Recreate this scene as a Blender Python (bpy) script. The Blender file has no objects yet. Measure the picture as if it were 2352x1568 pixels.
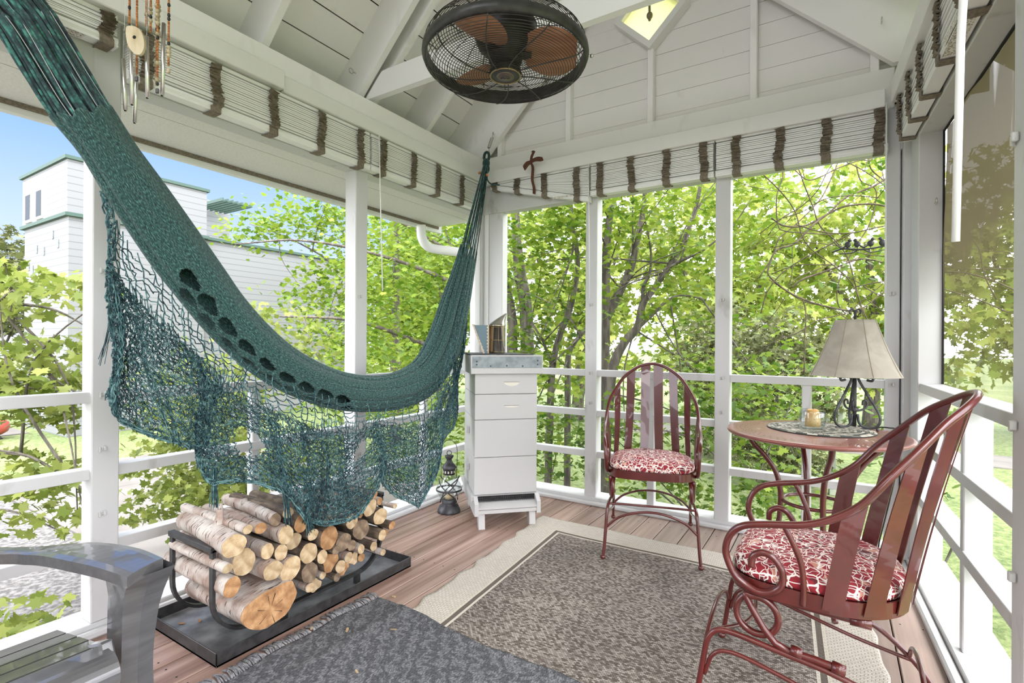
import bpy, math, random
import numpy as np
from mathutils import Vector, Matrix
random.seed(7)
sc = bpy.context.scene
R = math.radians

# ------------------------------------------------------------ camera
cam_d = bpy.data.cameras.new('camera')
cam_d.sensor_width = 36.0
cam_d.lens = 1177.0 / 2352.0 * 36.0
cam_d.shift_y = 3.0 / 2352.0
cam_d.clip_start = 0.05
cam_d.clip_end = 400
cam = bpy.data.objects.new('camera', cam_d)
sc.collection.objects.link(cam)
cam.matrix_world = (Matrix.Translation((0, 0, 1.18)) @ Matrix.Rotation(R(32.2), 4, 'Z')
                    @ Matrix.Rotation(R(90), 4, 'X') @ Matrix.Rotation(R(0.35), 4, 'Z'))
sc.camera = cam

# ------------------------------------------------------------ sky, sun, exposure
sc.view_settings.view_transform = 'Standard'
sc.view_settings.look = 'None'
sc.view_settings.gamma = 1.0
sc.view_settings.use_curve_mapping = False
sc.view_settings.exposure = 1.95
w = bpy.data.worlds.new('sky')
sc.world = w
w.use_nodes = True
nt = w.node_tree
nt.nodes.clear()
tc = nt.nodes.new('ShaderNodeTexCoord')
sep = nt.nodes.new('ShaderNodeSeparateXYZ')
ramp = nt.nodes.new('ShaderNodeValToRGB')
ramp.color_ramp.elements[0].position = 0.0
ramp.color_ramp.elements[0].color = (0.86, 0.93, 1.0, 1)
ramp.color_ramp.elements[1].position = 0.75
ramp.color_ramp.elements[1].color = (0.50, 0.68, 1.0, 1)
for p_, c_ in ((0.16, (0.58, 0.77, 1.0, 1)), (0.34, (0.24, 0.50, 0.98, 1)), (0.5, (0.36, 0.58, 1.0, 1))):
    e_ = ramp.color_ramp.elements.new(p_)
    e_.color = c_
bg = nt.nodes.new('ShaderNodeBackground')
bg.inputs['Strength'].default_value = 1.0
wo = nt.nodes.new('ShaderNodeOutputWorld')
nt.links.new(tc.outputs['Generated'], sep.inputs[0])
nt.links.new(sep.outputs['Z'], ramp.inputs[0])
# blue sky at the left; brighter cloud elsewhere is added to light the porch
dotn = nt.nodes.new('ShaderNodeVectorMath'); dotn.operation = 'DOT_PRODUCT'
dotn.inputs[1].default_value = Vector((-0.93, 0.34, 0.12)).normalized()
nt.links.new(tc.outputs['Generated'], dotn.inputs[0])
cn = nt.nodes.new('ShaderNodeTexNoise'); cn.inputs['Scale'].default_value = 2.2; cn.inputs['Detail'].default_value = 6
nt.links.new(tc.outputs['Generated'], cn.inputs['Vector'])
ma = nt.nodes.new('ShaderNodeMath'); ma.operation = 'MULTIPLY_ADD'; ma.inputs[1].default_value = 0.22
nt.links.new(cn.outputs['Fac'], ma.inputs[0]); nt.links.new(dotn.outputs['Value'], ma.inputs[2])
mr_ = nt.nodes.new('ShaderNodeMapRange'); mr_.interpolation_type = 'SMOOTHSTEP'
mr_.inputs['From Min'].default_value = 0.72; mr_.inputs['From Max'].default_value = 0.97
nt.links.new(ma.outputs[0], mr_.inputs['Value'])
CLOUD_FILL, BLUE = 1.8, 0.36
cl_ = nt.nodes.new('ShaderNodeMixRGB'); cl_.inputs[1].default_value = (0.96*CLOUD_FILL, 0.965*CLOUD_FILL, 1.04*CLOUD_FILL, 1)
sc_b = nt.nodes.new('ShaderNodeMixRGB'); sc_b.blend_type = 'MULTIPLY'; sc_b.inputs[0].default_value = 1.0
sc_b.inputs[2].default_value = (BLUE*0.90, BLUE*0.85, BLUE, 1)
nt.links.new(ramp.outputs[0], sc_b.inputs[1]); nt.links.new(sc_b.outputs[0], cl_.inputs[2])
nt.links.new(mr_.outputs[0], cl_.inputs[0])
nt.links.new(cl_.outputs[0], bg.inputs['Color'])
nt.links.new(bg.outputs[0], wo.inputs['Surface'])
sun_d = bpy.data.lights.new('sun', 'SUN')
sun_d.energy = 1.5
sun_d.angle = R(55)
sun_d.color = (1.0, 0.97, 0.92)
sun = bpy.data.objects.new('sun', sun_d)
sc.collection.objects.link(sun)
sun.rotation_euler = Vector((-0.35, 0.55, -0.78)).to_track_quat('-Z', 'Y').to_euler()
sc.cycles.max_bounces = 10
sc.cycles.diffuse_bounces = 6
sc.cycles.transparent_max_bounces = 16
sc.cycles.use_denoising = True

# ------------------------------------------------------------ helpers
C = sc.collection

def tag(o, label=None, cat=None, group=None, kind=None):
    if label: o['label'] = label
    if cat: o['category'] = cat
    if group: o['group'] = group
    if kind: o['kind'] = kind
    return o

def empty(name, loc=(0, 0, 0), rz=0.0, label=None, cat=None, group=None, kind=None):
    o = bpy.data.objects.new(name, None)
    o.empty_display_size = 0.05
    C.objects.link(o)
    o.location = loc
    o.rotation_euler = (0, 0, rz)
    return tag(o, label, cat, group, kind)

def children(o):
    return [c for c in bpy.data.objects if c.parent == o]

def copy_tree(o, kids, parent=None):
    c = o.copy()
    C.objects.link(c)
    c.parent = parent
    for ch in kids.get(o.name, ()):
        copy_tree(ch, kids, c)
    return c

def kid_map():
    m = {}
    for o in bpy.data.objects:
        if o.parent: m.setdefault(o.parent.name, []).append(o)
    return m

def catmull(pts, n=8, closed=False):
    P_ = [Vector(p) for p in pts]
    out = []
    N = len(P_)
    segs = N if closed else N - 1
    for i in range(segs):
        if closed:
            p0, p1, p2, p3 = P_[(i-1) % N], P_[i], P_[(i+1) % N], P_[(i+2) % N]
        else:
            p1, p2 = P_[i], P_[i+1]
            p0 = P_[i-1] if i > 0 else p1*2-p2
            p3 = P_[i+2] if i+2 < N else p2*2-p1
        for k in range(n):
            t = k/n
            out.append(0.5*((2*p1)+(p2-p0)*t+(2*p0-5*p1+4*p2-p3)*t*t+(3*p1-p0-3*p2+p3)*t**3))
    if not closed: out.append(P_[-1].copy())
    return out

class MB:
    def __init__(self):
        self.v = []; self.f = []; self.mi = []; self.sm = []
        self.M = None; self.cur = 0; self.smooth = False
    def add(self, vs, fs, smooth=None):
        b = len(self.v)
        if self.M is not None:
            vs = [self.M @ Vector(p) for p in vs]
        self.v.extend([tuple(p) for p in vs])
        s = self.smooth if smooth is None else smooth
        for f in fs:
            self.f.append([i+b for i in f]); self.mi.append(self.cur); self.sm.append(s)
        return self
    def box(self, x0, x1, y0, y1, z0, z1, b=0.0):
        if x1 < x0: x0, x1 = x1, x0
        if y1 < y0: y0, y1 = y1, y0
        if z1 < z0: z0, z1 = z1, z0
        if b <= 0 or b*2.2 > min(x1-x0, y1-y0, z1-z0):
            vs = [(x, y, z) for x in (x0, x1) for y in (y0, y1) for z in (z0, z1)]
            fs = [(0,1,3,2),(4,6,7,5),(0,4,5,1),(2,3,7,6),(0,2,6,4),(1,5,7,3)]
            return self.add(vs, fs)
        vs = []; idx = {}
        X = (x0, x1); Y = (y0, y1); Z = (z0, z1)
        for i in (0,1):
            for j in (0,1):
                for k in (0,1):
                    sx, sy, sz = (b if i == 0 else -b), (b if j == 0 else -b), (b if k == 0 else -b)
                    p = (X[i], Y[j], Z[k])
                    idx[i,j,k,0] = len(vs); vs.append((p[0], p[1]+sy, p[2]+sz))
                    idx[i,j,k,1] = len(vs); vs.append((p[0]+sx, p[1], p[2]+sz))
                    idx[i,j,k,2] = len(vs); vs.append((p[0]+sx, p[1]+sy, p[2]))
        fs = []
        q = ((0,0),(1,0),(1,1),(0,1))
        for s in (0,1):
            fs.append([idx[(s,a,c,0)] for a,c in q][::(1 if s else -1)])
            fs.append([idx[(a,s,c,1)] for a,c in q][::(-1 if s else 1)])
            fs.append([idx[(a,c,s,2)] for a,c in q][::(1 if s else -1)])
        for a in (0,1):
            for c in (0,1):
                fs.append([idx[a,c,0,0], idx[a,c,1,0], idx[a,c,1,1], idx[a,c,0,1]])
                fs.append([idx[a,0,c,0], idx[a,1,c,0], idx[a,1,c,2], idx[a,0,c,2]])
                fs.append([idx[0,a,c,1], idx[1,a,c,1], idx[1,a,c,2], idx[0,a,c,2]])
        for i in (0,1):
            for j in (0,1):
                for k in (0,1):
                    fs.append([idx[i,j,k,0], idx[i,j,k,1], idx[i,j,k,2]])
        return self.add(vs, fs)
    def beam(self, a, b, wd, ht, up=(0,0,1), bev=0.0):
        """box from a to b; wd across, ht along up; a-b is the centre line"""
        a = Vector(a); b = Vector(b); d = b-a; L = d.length; d.normalize()
        s = d.cross(Vector(up)).normalized(); u = s.cross(d)
        M0 = self.M
        M = Matrix(((d.x, s.x, u.x, a.x), (d.y, s.y, u.y, a.y), (d.z, s.z, u.z, a.z), (0,0,0,1)))
        self.M = M if M0 is None else M0 @ M
        self.box(0, L, -wd/2, wd/2, -ht/2, ht/2, bev)
        self.M = M0
        return self
    def tube(self, pts, r, n=10, closed=False, cap=True, flat=None):
        P_ = [Vector(p) for p in pts]
        N = len(P_)
        rs = r if hasattr(r, '__len__') else [r]*N
        T = []
        for i in range(N):
            a = P_[(i-1) % N] if (closed or i > 0) else P_[i]
            c = P_[(i+1) % N] if (closed or i < N-1) else P_[i]
            t = (c-a)
            T.append(t.normalized() if t.length > 1e-9 else Vector((0,0,1)))
        up = Vector((0,0,1)) if abs(T[0].z) < 0.9 else Vector((1,0,0))
        u = (up - T[0]*up.dot(T[0])).normalized()
        vs = []; fs = []
        for i in range(N):
            u = (u - T[i]*u.dot(T[i]))
            u = u.normalized() if u.length > 1e-6 else T[i].orthogonal().normalized()
            w_ = T[i].cross(u)
            for k in range(n):
                a = 2*math.pi*k/n
                ca, sa = math.cos(a), math.sin(a)
                if flat: sa *= flat
                vs.append(P_[i]+(u*ca+w_*sa)*rs[i])
        M_ = N if closed else N-1
        for i in range(M_):
            for k in range(n):
                a, b_ = i*n+k, i*n+(k+1) % n
                c, d = ((i+1) % N)*n+(k+1) % n, ((i+1) % N)*n+k
                fs.append((a, b_, c, d))
        self.add(vs, fs, True)
        if cap and not closed:
            b0 = len(self.v)-len(vs)
            self.f.append([b0+k for k in range(n)][::-1]); self.mi.append(self.cur); self.sm.append(False)
            self.f.append([b0+(N-1)*n+k for k in range(n)]); self.mi.append(self.cur); self.sm.append(False)
        return self
    def lathe(self, prof, n=32, c=(0,0,0), smooth=True, arc=None):
        vs = []; fs = []
        N = len(prof)
        for r_, z in prof:
            for k in range(n):
                a = 2*math.pi*k/n
                vs.append((c[0]+max(r_,1e-5)*math.cos(a), c[1]+max(r_,1e-5)*math.sin(a), c[2]+z))
        for i in range(N-1):
            for k in range(n):
                fs.append((i*n+k, i*n+(k+1) % n, (i+1)*n+(k+1) % n, (i+1)*n+k))
        return self.add(vs, fs, smooth)
    def sphere(self, c, r, nu=12, nv=8, s=(1,1,1)):
        vs = []; fs = []
        for j in range(nv+1):
            th = math.pi*j/nv
            for i in range(nu):
                a = 2*math.pi*i/nu
                vs.append((c[0]+r*s[0]*math.sin(th)*math.cos(a)+1e-7*i, c[1]+r*s[1]*math.sin(th)*math.sin(a), c[2]+r*s[2]*math.cos(th)))
        for j in range(nv):
            for i in range(nu):
                fs.append((j*nu+i, (j+1)*nu+i, (j+1)*nu+(i+1) % nu, j*nu+(i+1) % nu))
        return self.add(vs, fs, True)
    def prism(self, poly, z0, z1, axis='z'):
        n = len(poly)
        def m(p, h):
            if axis == 'z': return (p[0], p[1], h)
            if axis == 'x': return (h, p[0], p[1])
            return (p[0], h, p[1])
        vs = [m(p, z0) for p in poly]+[m(p, z1) for p in poly]
        fs = [list(range(n))[::-1], list(range(n, 2*n))]
        for i in range(n): fs.append((i, (i+1) % n, n+(i+1) % n, n+i))
        return self.add(vs, fs)
    def grid(self, rows, smooth=True, flip=False):
        """rows: list of lists of points"""
        n = len(rows[0]); vs = [p for r_ in rows for p in r_]; fs = []
        for i in range(len(rows)-1):
            for k in range(n-1):
                q = (i*n+k, i*n+k+1, (i+1)*n+k+1, (i+1)*n+k)
                fs.append(q[::-1] if flip else q)
        return self.add(vs, fs, smooth)
    def build(self, name, mat, parent=None, recalc=True, loc=None):
        me = bpy.data.meshes.new(name)
        me.from_pydata(self.v, [], self.f)
        mats = mat if isinstance(mat, (list, tuple)) else [mat]
        for m in mats: me.materials.append(m)
        me.polygons.foreach_set('material_index', self.mi)
        me.polygons.foreach_set('use_smooth', self.sm)
        me.update()
        if recalc:
            import bmesh
            bm = bmesh.new(); bm.from_mesh(me)
            bmesh.ops.recalc_face_normals(bm, faces=bm.faces)
            bm.to_mesh(me); bm.free()
        o = bpy.data.objects.new(name, me)
        C.objects.link(o)
        if parent is not None: o.parent = parent
        if loc: o.location = loc
        return o

# ------------------------------------------------------------ materials
def newmat(name):
    m = bpy.data.materials.new(name)
    m.use_nodes = True
    return m, m.node_tree, m.node_tree.nodes['Principled BSDF']

def N_(nt, t, **kw):
    n = nt.nodes.new(t)
    for k, v in kw.items():
        if k in n.inputs: n.inputs[k].default_value = v
        else: setattr(n, k, v)
    return n

def mapping(nt, scale, coord='Object', rot=(0,0,0)):
    t = N_(nt, 'ShaderNodeTexCoord'); m = N_(nt, 'ShaderNodeMapping')
    m.inputs['Scale'].default_value = scale
    m.inputs['Rotation'].default_value = rot
    nt.links.new(t.outputs[coord], m.inputs['Vector'])
    return m

def rampn(nt, stops, interp='LINEAR'):
    r_ = N_(nt, 'ShaderNodeValToRGB')
    r_.color_ramp.interpolation = interp
    e = r_.color_ramp.elements
    e[0].position, e[0].color = stops[0][0], (*stops[0][1], 1)
    e[1].position, e[1].color = stops[-1][0], (*stops[-1][1], 1)
    for p, c in stops[1:-1]:
        k = e.new(p); k.color = (*c, 1)
    return r_

def bumpn(nt, bs, src, strength=0.3, dist=0.01):
    b = N_(nt, 'ShaderNodeBump')
    b.inputs['Strength'].default_value = strength
    b.inputs['Distance'].default_value = dist
    nt.links.new(src, b.inputs['Height'])
    nt.links.new(b.outputs[0], bs.inputs['Normal'])
    return b

def mat(name, col, rough=0.5, metal=0.0, col2=None, scale=(6,6,6), lo=0.4, hi=0.6, bump=0.0, bdist=0.003, coat=0.0, detail=4.0, coord='Object', spec=None, rnd=0.0):
    m, nt, bs = newmat(name)
    bs.inputs['Base Color'].default_value = (*col, 1)
    bs.inputs['Roughness'].default_value = rough
    bs.inputs['Metallic'].default_value = metal
    bs.inputs['Coat Weight'].default_value = coat
    if spec is not None: bs.inputs['Specular IOR Level'].default_value = spec
    if col2 is not None or bump > 0:
        mp = mapping(nt, scale, coord)
        nz = N_(nt, 'ShaderNodeTexNoise', Scale=1.0, Detail=detail)
        nt.links.new(mp.outputs[0], nz.inputs['Vector'])
        if col2 is not None:
            r_ = rampn(nt, [(lo, col), (hi, col2)])
            nt.links.new(nz.outputs['Fac'], r_.inputs[0])
            out = r_.outputs[0]
            if rnd > 0:
                g = N_(nt, 'ShaderNodeNewGeometry'); hv = N_(nt, 'ShaderNodeHueSaturation')
                mr = N_(nt, 'ShaderNodeMapRange')
                mr.inputs['To Min'].default_value = 1-rnd; mr.inputs['To Max'].default_value = 1+rnd
                nt.links.new(g.outputs['Random Per Island'], mr.inputs['Value'])
                nt.links.new(mr.outputs[0], hv.inputs['Value'])
                nt.links.new(out, hv.inputs['Color']); out = hv.outputs[0]
            nt.links.new(out, bs.inputs['Base Color'])
        if bump > 0: bumpn(nt, bs, nz.outputs['Fac'], bump, bdist)
    return m

M = {}
def paint_mat(name, c, dirt, amount=0.62):
    m, nt, bs = newmat(name)
    bs.inputs['Roughness'].default_value = 0.45
    mp = mapping(nt, (9, 9, 4)); nz = N_(nt, 'ShaderNodeTexNoise', Scale=1.0, Detail=8.0)
    nt.links.new(mp.outputs[0], nz.inputs['Vector'])
    r_ = rampn(nt, [(amount, c), (amount+0.14, dirt)])
    nt.links.new(nz.outputs['Fac'], r_.inputs[0])
    nt.links.new(r_.outputs[0], bs.inputs['Base Color'])
    mp2 = mapping(nt, (60, 60, 20)); n2 = N_(nt, 'ShaderNodeTexNoise', Scale=1.0, Detail=3.0)
    nt.links.new(mp2.outputs[0], n2.inputs['Vector'])
    bumpn(nt, bs, n2.outputs['Fac'], 0.12, 0.004)
    return m
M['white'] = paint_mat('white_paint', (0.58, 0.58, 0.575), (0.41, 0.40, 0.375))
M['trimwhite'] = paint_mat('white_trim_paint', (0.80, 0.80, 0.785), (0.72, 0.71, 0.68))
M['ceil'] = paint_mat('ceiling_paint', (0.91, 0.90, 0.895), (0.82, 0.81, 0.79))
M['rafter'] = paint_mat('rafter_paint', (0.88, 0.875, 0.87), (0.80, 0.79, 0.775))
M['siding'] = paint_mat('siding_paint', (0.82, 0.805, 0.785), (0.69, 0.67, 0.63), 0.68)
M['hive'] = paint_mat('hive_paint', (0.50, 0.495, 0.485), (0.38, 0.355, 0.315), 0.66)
M['gap'] = mat('dark_gap', (0.012, 0.011, 0.010), 0.9)
M['soffit'] = mat('soffit', (0.78, 0.77, 0.73), 0.7, col2=(0.72, 0.71, 0.67), scale=(90, 90, 90), bump=0.4)
M['vinyl'] = mat('white_vinyl', (0.84, 0.84, 0.84), 0.35)
M['shade_slat'] = mat('shade_slat', (0.80, 0.80, 0.79), 0.4)
M['strap'] = mat('brown_strap', (0.16, 0.13, 0.10), 0.85, col2=(0.235, 0.195, 0.15), scale=(80, 80, 80))
M['black'] = mat('black_metal', (0.018, 0.017, 0.017), 0.42, col2=(0.035, 0.034, 0.034), scale=(30, 30, 30))
M['iron'] = mat('dark_iron', (0.045, 0.045, 0.05), 0.5, 0.6, col2=(0.10, 0.10, 0.105), scale=(25, 25, 25))
M['bronze'] = mat('dark_bronze', (0.022, 0.019, 0.017), 0.38, 0.5)
M['steel'] = mat('steel', (0.62, 0.62, 0.60), 0.22, 1.0)
M['chime_tube'] = mat('brushed_aluminium', (0.72, 0.72, 0.70), 0.28, 1.0)
M['galv'] = mat('galvanised', (0.17, 0.195, 0.205), 0.5, 0.55, col2=(0.25, 0.28, 0.29), scale=(18, 18, 18))
M['red'] = mat('red_enamel', (0.0780, 0.0100, 0.0081), 0.30, col2=(0.0967, 0.0131, 0.0106), scale=(14, 14, 14), coat=0.5)
M['tabletop'] = mat('table_red', (0.2160, 0.0680, 0.0520), 0.34, col2=(0.2640, 0.0880, 0.0680), scale=(8, 8, 8), coat=0.3)
M['brown_ribbon'] = mat('brown_ribbon', (0.11, 0.035, 0.02), 0.7)
M['plastic'] = mat('grey_resin', (0.070, 0.068, 0.070), 0.30, col2=(0.115, 0.113, 0.116), scale=(50, 4, 50), lo=0.3, hi=0.75, bump=0.25, bdist=0.002, coat=0.8, spec=0.8)
M['blade'] = mat('fan_blade', (0.46, 0.22, 0.125), 0.5, col2=(0.36, 0.155, 0.08), scale=(5, 40, 5))
M['stone'] = mat('stone_tag', (0.62, 0.53, 0.36), 0.5, col2=(0.48, 0.38, 0.22), scale=(25, 25, 8))
M['candle'] = mat('candle_wax', (0.72, 0.40, 0.12), 0.45, col2=(0.80, 0.55, 0.25), scale=(20, 20, 10))
M['bead_orange'] = mat('orange_bead', (0.42, 0.15, 0.05), 0.4, col2=(0.55, 0.24, 0.08), scale=(60, 60, 60), rnd=0.35)
M['bead_stone'] = mat('stone_bead', (0.50, 0.42, 0.27), 0.4, col2=(0.30, 0.24, 0.15), scale=(60, 60, 60), rnd=0.3)
M['bead_black'] = mat('black_bead', (0.02, 0.02, 0.022), 0.3)
M['treebark'] = mat('tree_bark', (0.0700, 0.0595, 0.0490), 0.9, col2=(0.1470, 0.1295, 0.1085), scale=(20, 20, 4), bump=0.8, bdist=0.02)
M['vine'] = mat('vine_bark', (0.0525, 0.0385, 0.0245), 0.9, col2=(0.1050, 0.0805, 0.0525), scale=(20, 20, 20))
M['rubber'] = mat('black_cord', (0.012, 0.012, 0.012), 0.5)
M['cord'] = mat('white_cord', (0.85, 0.85, 0.84), 0.4)
M['gravel'] = mat('gravel', (0.075, 0.071, 0.066), 0.95, col2=(0.175, 0.168, 0.160), scale=(22, 22, 22), bump=1.0, bdist=0.02, detail=10)
M['concrete'] = mat('concrete', (0.125, 0.115, 0.102), 0.9, col2=(0.16, 0.148, 0.133), scale=(2, 2, 2), bump=0.2)
M['hsiding'] = None

def glass_mat(name, tint=(1, 1, 1), mixf=0.86, rough=0.02):
    m, nt, bs = newmat(name)
    nt.nodes.remove(bs)
    tr = N_(nt, 'ShaderNodeBsdfTransparent'); tr.inputs[0].default_value = (*tint, 1)
    gl = N_(nt, 'ShaderNodeBsdfGlossy'); gl.inputs['Roughness'].default_value = rough
    lw = N_(nt, 'ShaderNodeLayerWeight'); lw.inputs[0].default_value = 0.25
    pw = N_(nt, 'ShaderNodeMath', operation='POWER'); pw.inputs[1].default_value = 1.6
    nt.links.new(lw.outputs['Facing'], pw.inputs[0])
    sc1 = N_(nt, 'ShaderNodeMath', operation='MULTIPLY_ADD'); sc1.inputs[1].default_value = 0.65; sc1.inputs[2].default_value = 0.10
    nt.links.new(pw.outputs[0], sc1.inputs[0])
    mx = N_(nt, 'ShaderNodeMixShader')
    nt.links.new(sc1.outputs[0], mx.inputs[0]); nt.links.new(tr.outputs[0], mx.inputs[1]); nt.links.new(gl.outputs[0], mx.inputs[2])
    nt.links.new(mx.outputs[0], nt.nodes['Material Output'].inputs[0])
    return m
M['glass'] = glass_mat('clear_glass', (0.90, 0.93, 0.92))

def leaf_mat(name, c1, c2, trans=0.45):
    m, nt, bs = newmat(name)
    g = N_(nt, 'ShaderNodeNewGeometry')
    r_ = rampn(nt, [(0.0, c1), (1.0, c2)])
    nt.links.new(g.outputs['Random Per Island'], r_.inputs[0])
    nt.links.new(r_.outputs[0], bs.inputs['Base Color'])
    bs.inputs['Roughness'].default_value = 0.45
    bs.inputs['Specular IOR Level'].default_value = 0.3
    tl = N_(nt, 'ShaderNodeBsdfTranslucent')
    nt.links.new(r_.outputs[0], tl.inputs[0])
    mx = N_(nt, 'ShaderNodeMixShader'); mx.inputs[0].default_value = trans
    nt.links.new(bs.outputs[0], mx.inputs[1]); nt.links.new(tl.outputs[0], mx.inputs[2])
    nt.links.new(mx.outputs[0], nt.nodes['Material Output'].inputs[0])
    return m
M['leaf_maple'] = leaf_mat('maple_leaf', (0.0805, 0.1650, 0.0129), (0.2656, 0.3461, 0.0443))
M['leaf_yellow'] = leaf_mat('yellow_maple_leaf', (0.135, 0.19, 0.030), (0.31, 0.35, 0.085))
M['leaf_deep'] = leaf_mat('deep_leaf', (0.0455, 0.1085, 0.0119), (0.1645, 0.2520, 0.0315))
M['leaf_dark'] = leaf_mat('conifer_needle', (0.0630, 0.0770, 0.0245), (0.1750, 0.1890, 0.0770), 0.3)
M['leaf_far'] = leaf_mat('far_leaf', (0.1540, 0.2310, 0.0245), (0.3920, 0.4340, 0.1050), 0.5)

# deck boards: every board its own tint, grain along its length
def deck_mat():
    m, nt, bs = newmat('deck_stain')
    g = N_(nt, 'ShaderNodeNewGeometry')
    mp = mapping(nt, (30, 1.2, 30)); nz = N_(nt, 'ShaderNodeTexNoise', Scale=1.0, Detail=8.0)
    add = N_(nt, 'ShaderNodeVectorMath', operation='ADD'); mul = N_(nt, 'ShaderNodeMath', operation='MULTIPLY')
    mul.inputs[1].default_value = 40.0
    nt.links.new(g.outputs['Random Per Island'], mul.inputs[0]); nt.links.new(mul.outputs[0], add.inputs[1])
    nt.links.new(mp.outputs[0], add.inputs[0]); nt.links.new(add.outputs[0], nz.inputs['Vector'])
    r_ = rampn(nt, [(0.30, (0.190, 0.108, 0.080)), (0.50, (0.340, 0.215, 0.168)), (0.72, (0.47, 0.335, 0.275))])
    nt.links.new(nz.outputs['Fac'], r_.inputs[0])
    # weathered grey patches
    mp2 = mapping(nt, (1.3, 0.8, 1)); n2 = N_(nt, 'ShaderNodeTexNoise', Scale=1.0, Detail=3.0)
    nt.links.new(mp2.outputs[0], n2.inputs['Vector'])
    sx = N_(nt, 'ShaderNodeSeparateXYZ'); t2 = N_(nt, 'ShaderNodeTexCoord'); nt.links.new(t2.outputs['Object'], sx.inputs[0])
    mr = N_(nt, 'ShaderNodeMapRange'); mr.inputs['From Min'].default_value = -2.0; mr.inputs['From Max'].default_value = -0.3
    nt.links.new(sx.outputs['X'], mr.inputs['Value'])
    mm = N_(nt, 'ShaderNodeMath', operation='MULTIPLY'); nt.links.new(mr.outputs[0], mm.inputs[0]); nt.links.new(n2.outputs['Fac'], mm.inputs[1])
    mx = N_(nt, 'ShaderNodeMixRGB', blend_type='MIX'); mx.inputs[2].default_value = (0.36, 0.305, 0.26, 1)
    nt.links.new(mm.outputs[0], mx.inputs[0]); nt.links.new(r_.outputs[0], mx.inputs[1])
    hv = N_(nt, 'ShaderNodeHueSaturation'); m2 = N_(nt, 'ShaderNodeMapRange')
    m2.inputs['To Min'].default_value = 0.78; m2.inputs['To Max'].default_value = 1.2
    nt.links.new(g.outputs['Random Per Island'], m2.inputs['Value']); nt.links.new(m2.outputs[0], hv.inputs['Value'])
    nt.links.new(mx.outputs[0], hv.inputs['Color']); nt.links.new(hv.outputs[0], bs.inputs['Base Color'])
    bs.inputs['Roughness'].default_value = 0.42
    bumpn(nt, bs, nz.outputs['Fac'], 0.25, 0.003)
    return m
M['deck'] = deck_mat()
# ============================================================ THE PORCH
XL, YB = -2.5, 3.49            # inner faces of the left and back post lines
def xr(y): return 0.337 + 0.05*(3.49-y)      # inner face of the right wall (slightly splayed)
YF = -1.75                     # house wall behind the camera
ZT, ZP = 2.48, 2.70            # underside of the trim board, top of the plate
RIDGE_X, PITCH = -1.08, 0.95
def zr(x): return 3.16 + PITCH*(min(x, 2*RIDGE_X-x)+2.55)     # underside of roof boards

# floor: deck boards along Y
m = MB()
x = -2.62
while x < 0.45:
    n0 = YF
    cuts = [YF, random.uniform(-0.6, 0.4), YB+0.16]
    for a, b in zip(cuts[:-1], cuts[1:]):
        m.box(x, x+0.1365, a+0.001, b-0.001, -0.03, 0.0, 0.003)
    x += 0.1415
m.cur = 1
m.box(-2.62, 0.50, YF, YB+0.14, -0.14, -0.05)
for k in range(22):                     # screw heads over three joists
    xx = -2.62+0.1415*k
    for yj in (2.1, 2.72, 3.34, 1.5, 0.9):
        for dx in (0.03, 0.106):
            a = [(xx+dx+0.004*math.cos(t*1.0472), yj+0.004*math.sin(t*1.0472)+0.012*math.sin(k*3.1), 0.0008) for t in range(6)]
            m.add(a, [list(range(6))])
floor = m.build('floor', [M['deck'], M['gap']], recalc=True)
tag(floor, 'reddish brown deck board floor of the porch', 'floor', kind='structure')

def strut(name, parent, x0, x1, y0, y1, z0, z1, mt='white', b=0.004):
    return MB().box(x0, x1, y0, y1, z0, z1, b).build(name, M[mt], parent)

# ---- left wall
wl = empty('wall_left', (0, 0, 0), 0, 'white open left wall of posts and rails behind the hammock', 'wall', kind='structure')
posts_L = [(0.835, 0.929), (2.157, 2.251)]
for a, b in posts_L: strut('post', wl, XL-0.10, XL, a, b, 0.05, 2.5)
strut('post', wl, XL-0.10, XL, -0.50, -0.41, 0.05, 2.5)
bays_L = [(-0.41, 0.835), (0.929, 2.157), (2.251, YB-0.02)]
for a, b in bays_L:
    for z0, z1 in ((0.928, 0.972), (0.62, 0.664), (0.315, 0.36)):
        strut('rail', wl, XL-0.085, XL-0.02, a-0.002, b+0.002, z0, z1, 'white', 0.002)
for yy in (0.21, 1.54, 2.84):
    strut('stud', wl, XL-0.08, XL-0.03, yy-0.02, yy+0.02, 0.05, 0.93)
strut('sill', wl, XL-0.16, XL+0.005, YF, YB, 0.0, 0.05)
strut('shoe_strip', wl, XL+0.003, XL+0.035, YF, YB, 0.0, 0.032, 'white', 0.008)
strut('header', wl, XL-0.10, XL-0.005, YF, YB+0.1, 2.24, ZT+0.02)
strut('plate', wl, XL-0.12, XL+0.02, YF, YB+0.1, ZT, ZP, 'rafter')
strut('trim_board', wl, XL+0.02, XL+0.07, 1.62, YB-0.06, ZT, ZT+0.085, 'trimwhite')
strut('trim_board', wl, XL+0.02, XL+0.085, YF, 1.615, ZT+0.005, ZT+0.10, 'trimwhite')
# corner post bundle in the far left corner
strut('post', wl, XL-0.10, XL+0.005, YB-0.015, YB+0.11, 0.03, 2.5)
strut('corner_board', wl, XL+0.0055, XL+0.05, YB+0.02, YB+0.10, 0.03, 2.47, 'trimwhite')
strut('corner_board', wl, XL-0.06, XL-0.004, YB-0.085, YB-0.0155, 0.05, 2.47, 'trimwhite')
strut('corner_board', wl, XL+0.0505, XL+0.185, YB+0.03, YB+0.11, 0.05, 2.47)

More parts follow.
